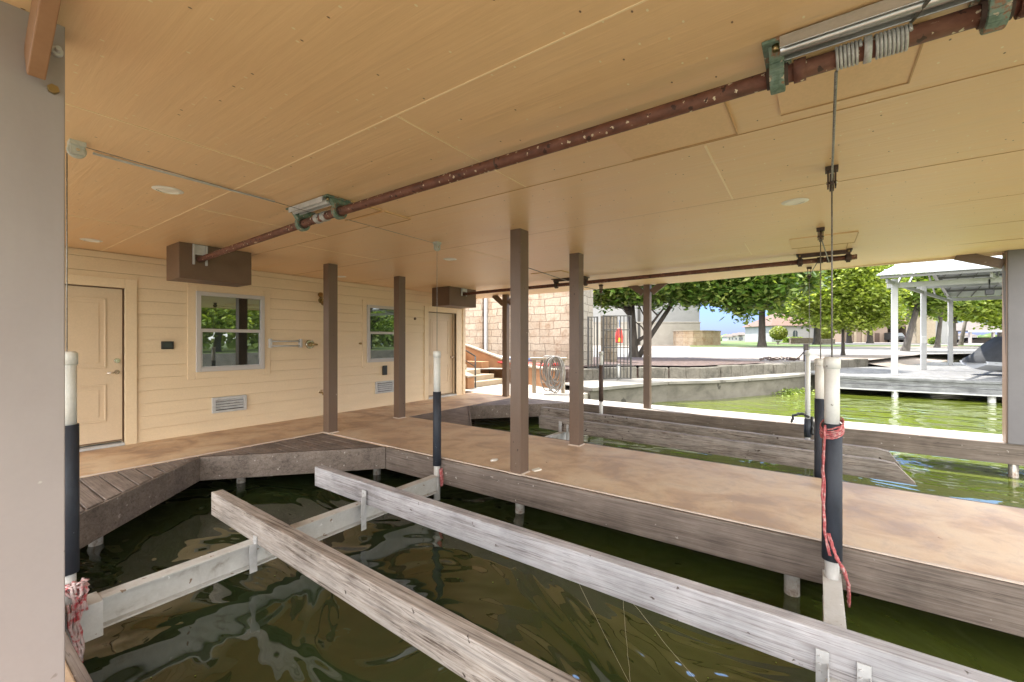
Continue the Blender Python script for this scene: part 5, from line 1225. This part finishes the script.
wbar((18.6, -1.7, EZ-.05), (18.6, -13, EZ-.05), .06, .09, 'purlin', 'truss_grey'); wbar((19.9, -2.0, 3.78), (19.9, -13, 3.78), .09, .17)
wbar((24.4, -3.4, 4.1), (24.4, -13, 4.1), .09, .16); wbar((29.9, -5.2, 3.9), (29.9, -13, 3.9), .09, .16)
for x, z in ((21, EZ+.55), (22.6, EZ+.95), (25.3, 5.14), (26.3, 4.93), (27.3, 4.71), (28.3, 4.49), (29.3, 4.27)): wbar((x, skew(x, -.1), z), (x, -13, z), .05, .09, 'purlin', 'truss_grey')
for k in range(4):      # trusses
    s_ = -.15-2.4*k
    def tp(x, z): return (x, skew(x, s_), z)
    wbar(tp(19.0, 3.86), tp(30.2, 3.86), .06, .12, 'truss'); wbar(tp(18.7, EZ-.05), tp(24.3, RZ-.07), .06, .09, 'truss'); wbar(tp(24.3, RZ-.07), tp(30.4, FZ-.05), .06, .09, 'truss')
    wbar(tp(21.8, 3.9), tp(24.3, RZ-.1), .05, .08, 'truss'); wbar(tp(24.3, RZ-.1), tp(26.8, 3.9), .05, .08, 'truss'); wbar(tp(20.4, 3.9), tp(21.5, 4.6), .05, .08, 'truss')
for k in range(22):
    y = -2.2-k*.5; xa, xb = 24.5, 30.4
    if y > skew(30.4, 0): xb = min(30.4, (y+1.63)/(-.313)+18.6)
    if xb-xa > .4: zb = RZ-(xb-24.3)*(RZ-FZ)/6.3; wbar((xa, y, RZ-.05-.045), (xb, y, zb-.045), .03, .03, 'roof_rib', 'truss_grey')
dl = thing('dock_lamp', 'small black lamp hanging under the white dock roof', 'lamp', (19.9, -4.9, 3.7))
q = at(989.5, 292, 13.6)
MB().box(q.x-.05, q.x+.05, q.y-.10, q.y+.10, q.z-.09, q.z+.09).build('housing', 'black', dl, .02); MB().tube([q, (q.x, q.y, 3.80)], .02, 6).build('stem', 'black', dl)
# covered boat on that dock
cb_ = thing('covered_boat', 'white boat under a black canvas cover at the white dock', 'boat', (20.5, -6.5, Z0))
m_ = MB()
def bpnt(u, v, D): return at(u, v, D)
bowp = at(966, 364, 15.6)
sec = []
for k, (u, D, hw, zk, zg) in enumerate([(966, 15.4, .05, 1.02, 1.16), (974, 15.2, .5, .92, 1.14), (990, 15.0, .9, .84, 1.12), (1012, 14.8, 1.05, .80, 1.12), (1050, 14.6, 1.05, .8, 1.12), (1090, 14.5, 1.0, .8, 1.12)]):
    c = at(u, 341, D); sec.append([Vector((c.x, c.y, 0))+FW*(s*hw)+UP*z for s, z in ((-1, zg), (-.85, (zk+zg)/2), (0, zk-.05), (.85, (zk+zg)/2), (1, zg))])
vs = [[m_.bm.verts.new(p) for p in r_] for r_ in sec]
for a, b in zip(vs, vs[1:]):
    for i in range(4): m_.bm.faces.new((a[i], a[i+1], b[i+1], b[i]))
    m_.bm.faces.new((a[0], b[0], b[4], a[4]))
m_.bm.faces.new(vs[0]); m_.bm.faces.new(vs[-1][::-1]); m_.build('hull', 'hull', cb_)
m_ = MB(); sec = []
for k, (u, D, hw, zr) in enumerate([(965, 15.3, .06, 1.20), (978, 15.15, .55, 1.42), (992, 15.0, .85, 1.75), (1006, 14.9, 1.0, 2.02), (1050, 14.6, 1.0, 2.1), (1090, 14.5, .9, 1.5)]):
    c = at(u, 341, D); sec.append([Vector((c.x, c.y, 0))+FW*(s*hw*1.04)+UP*z for s, z in ((-1, 1.09), (-.95, 1.19), (-.35, zr-.02), (0, zr), (.35, zr-.02), (.95, 1.19), (1, 1.09))])
vs = [[m_.bm.verts.new(p) for p in r_] for r_ in sec]
for a, b in zip(vs, vs[1:]):
    for i in range(6): m_.bm.faces.new((a[i], a[i+1], b[i+1], b[i])).smooth = True
m_.bm.faces.new(vs[0]); m_.bm.faces.new(vs[-1][::-1]); m_.build('cover', 'canvas', cb_)

m_ = MB(); rr = random.Random(15)
for k in range(9000):
    x = rr.uniform(-10, 75); y = -44+rr.uniform(-3, 3); h = 7+2*math.sin(x*.35)+1.2*math.sin(x*.9)
    blade(m_.bm, Vector((x, y, .9+h*rr.random()**.8)), Vector((rr.gauss(0, .6), 1, rr.gauss(0, .6))).normalized(), 1.0, .8, rr)
tag(m_.build('bank_woodland', 'leaf_mid'), 'dense woodland along the opposite bank, reflected in the windows', 'woodland', kind='stuff')

# web strands and a little drift on the dark water
rw = random.Random(41)
m_ = MB()
def thread(a, b, sag, r=.0011, n=14):
    a, b = Vector(a), Vector(b)
    m_.tube([a.lerp(b, k/n) - UP*sag*math.sin(PI*k/n) + Vector((rw.uniform(-.004, .004),)*3) for k in range(n+1)], r, 4)
thread((2.50, 1.25, .30), (1.70, .30, .05), .03, .0006); thread((2.49, .95, .30), (1.60, .55, .32), .05, .0006); thread((2.50, .9, .30), (2.15, .15, .03), .02, .0006)
tag(m_.build('cobweb', 'edge'), 'pale cobweb threads hung over the water between the two bunks', 'cobweb', kind='stuff')
m_ = MB()
for k in range(90):
    x = rw.uniform(.7, 3.5); y = rw.uniform(-.2, 5.2); a = rw.uniform(0, PI); l = rw.uniform(.004, .014)
    m_.face([(x, y, .004), (x+l*math.cos(a), y+l*math.sin(a), .004), (x+l*math.cos(a+1.3), y+l*math.sin(a+1.3), .0045)])
for k in range(14):
    x = 3.15+rw.uniform(-.12, .12); y = .95+rw.uniform(-.2, .2)
    m_.tube([(x+rw.uniform(-.06, .06), y+rw.uniform(-.08, .08), .004+.006*(j % 2)) for j in range(4)], .003, 4)
tag(m_.build('floating_debris', 'weed'), 'specks of leaf litter and weed afloat in the near slip', 'debris', kind='stuff')
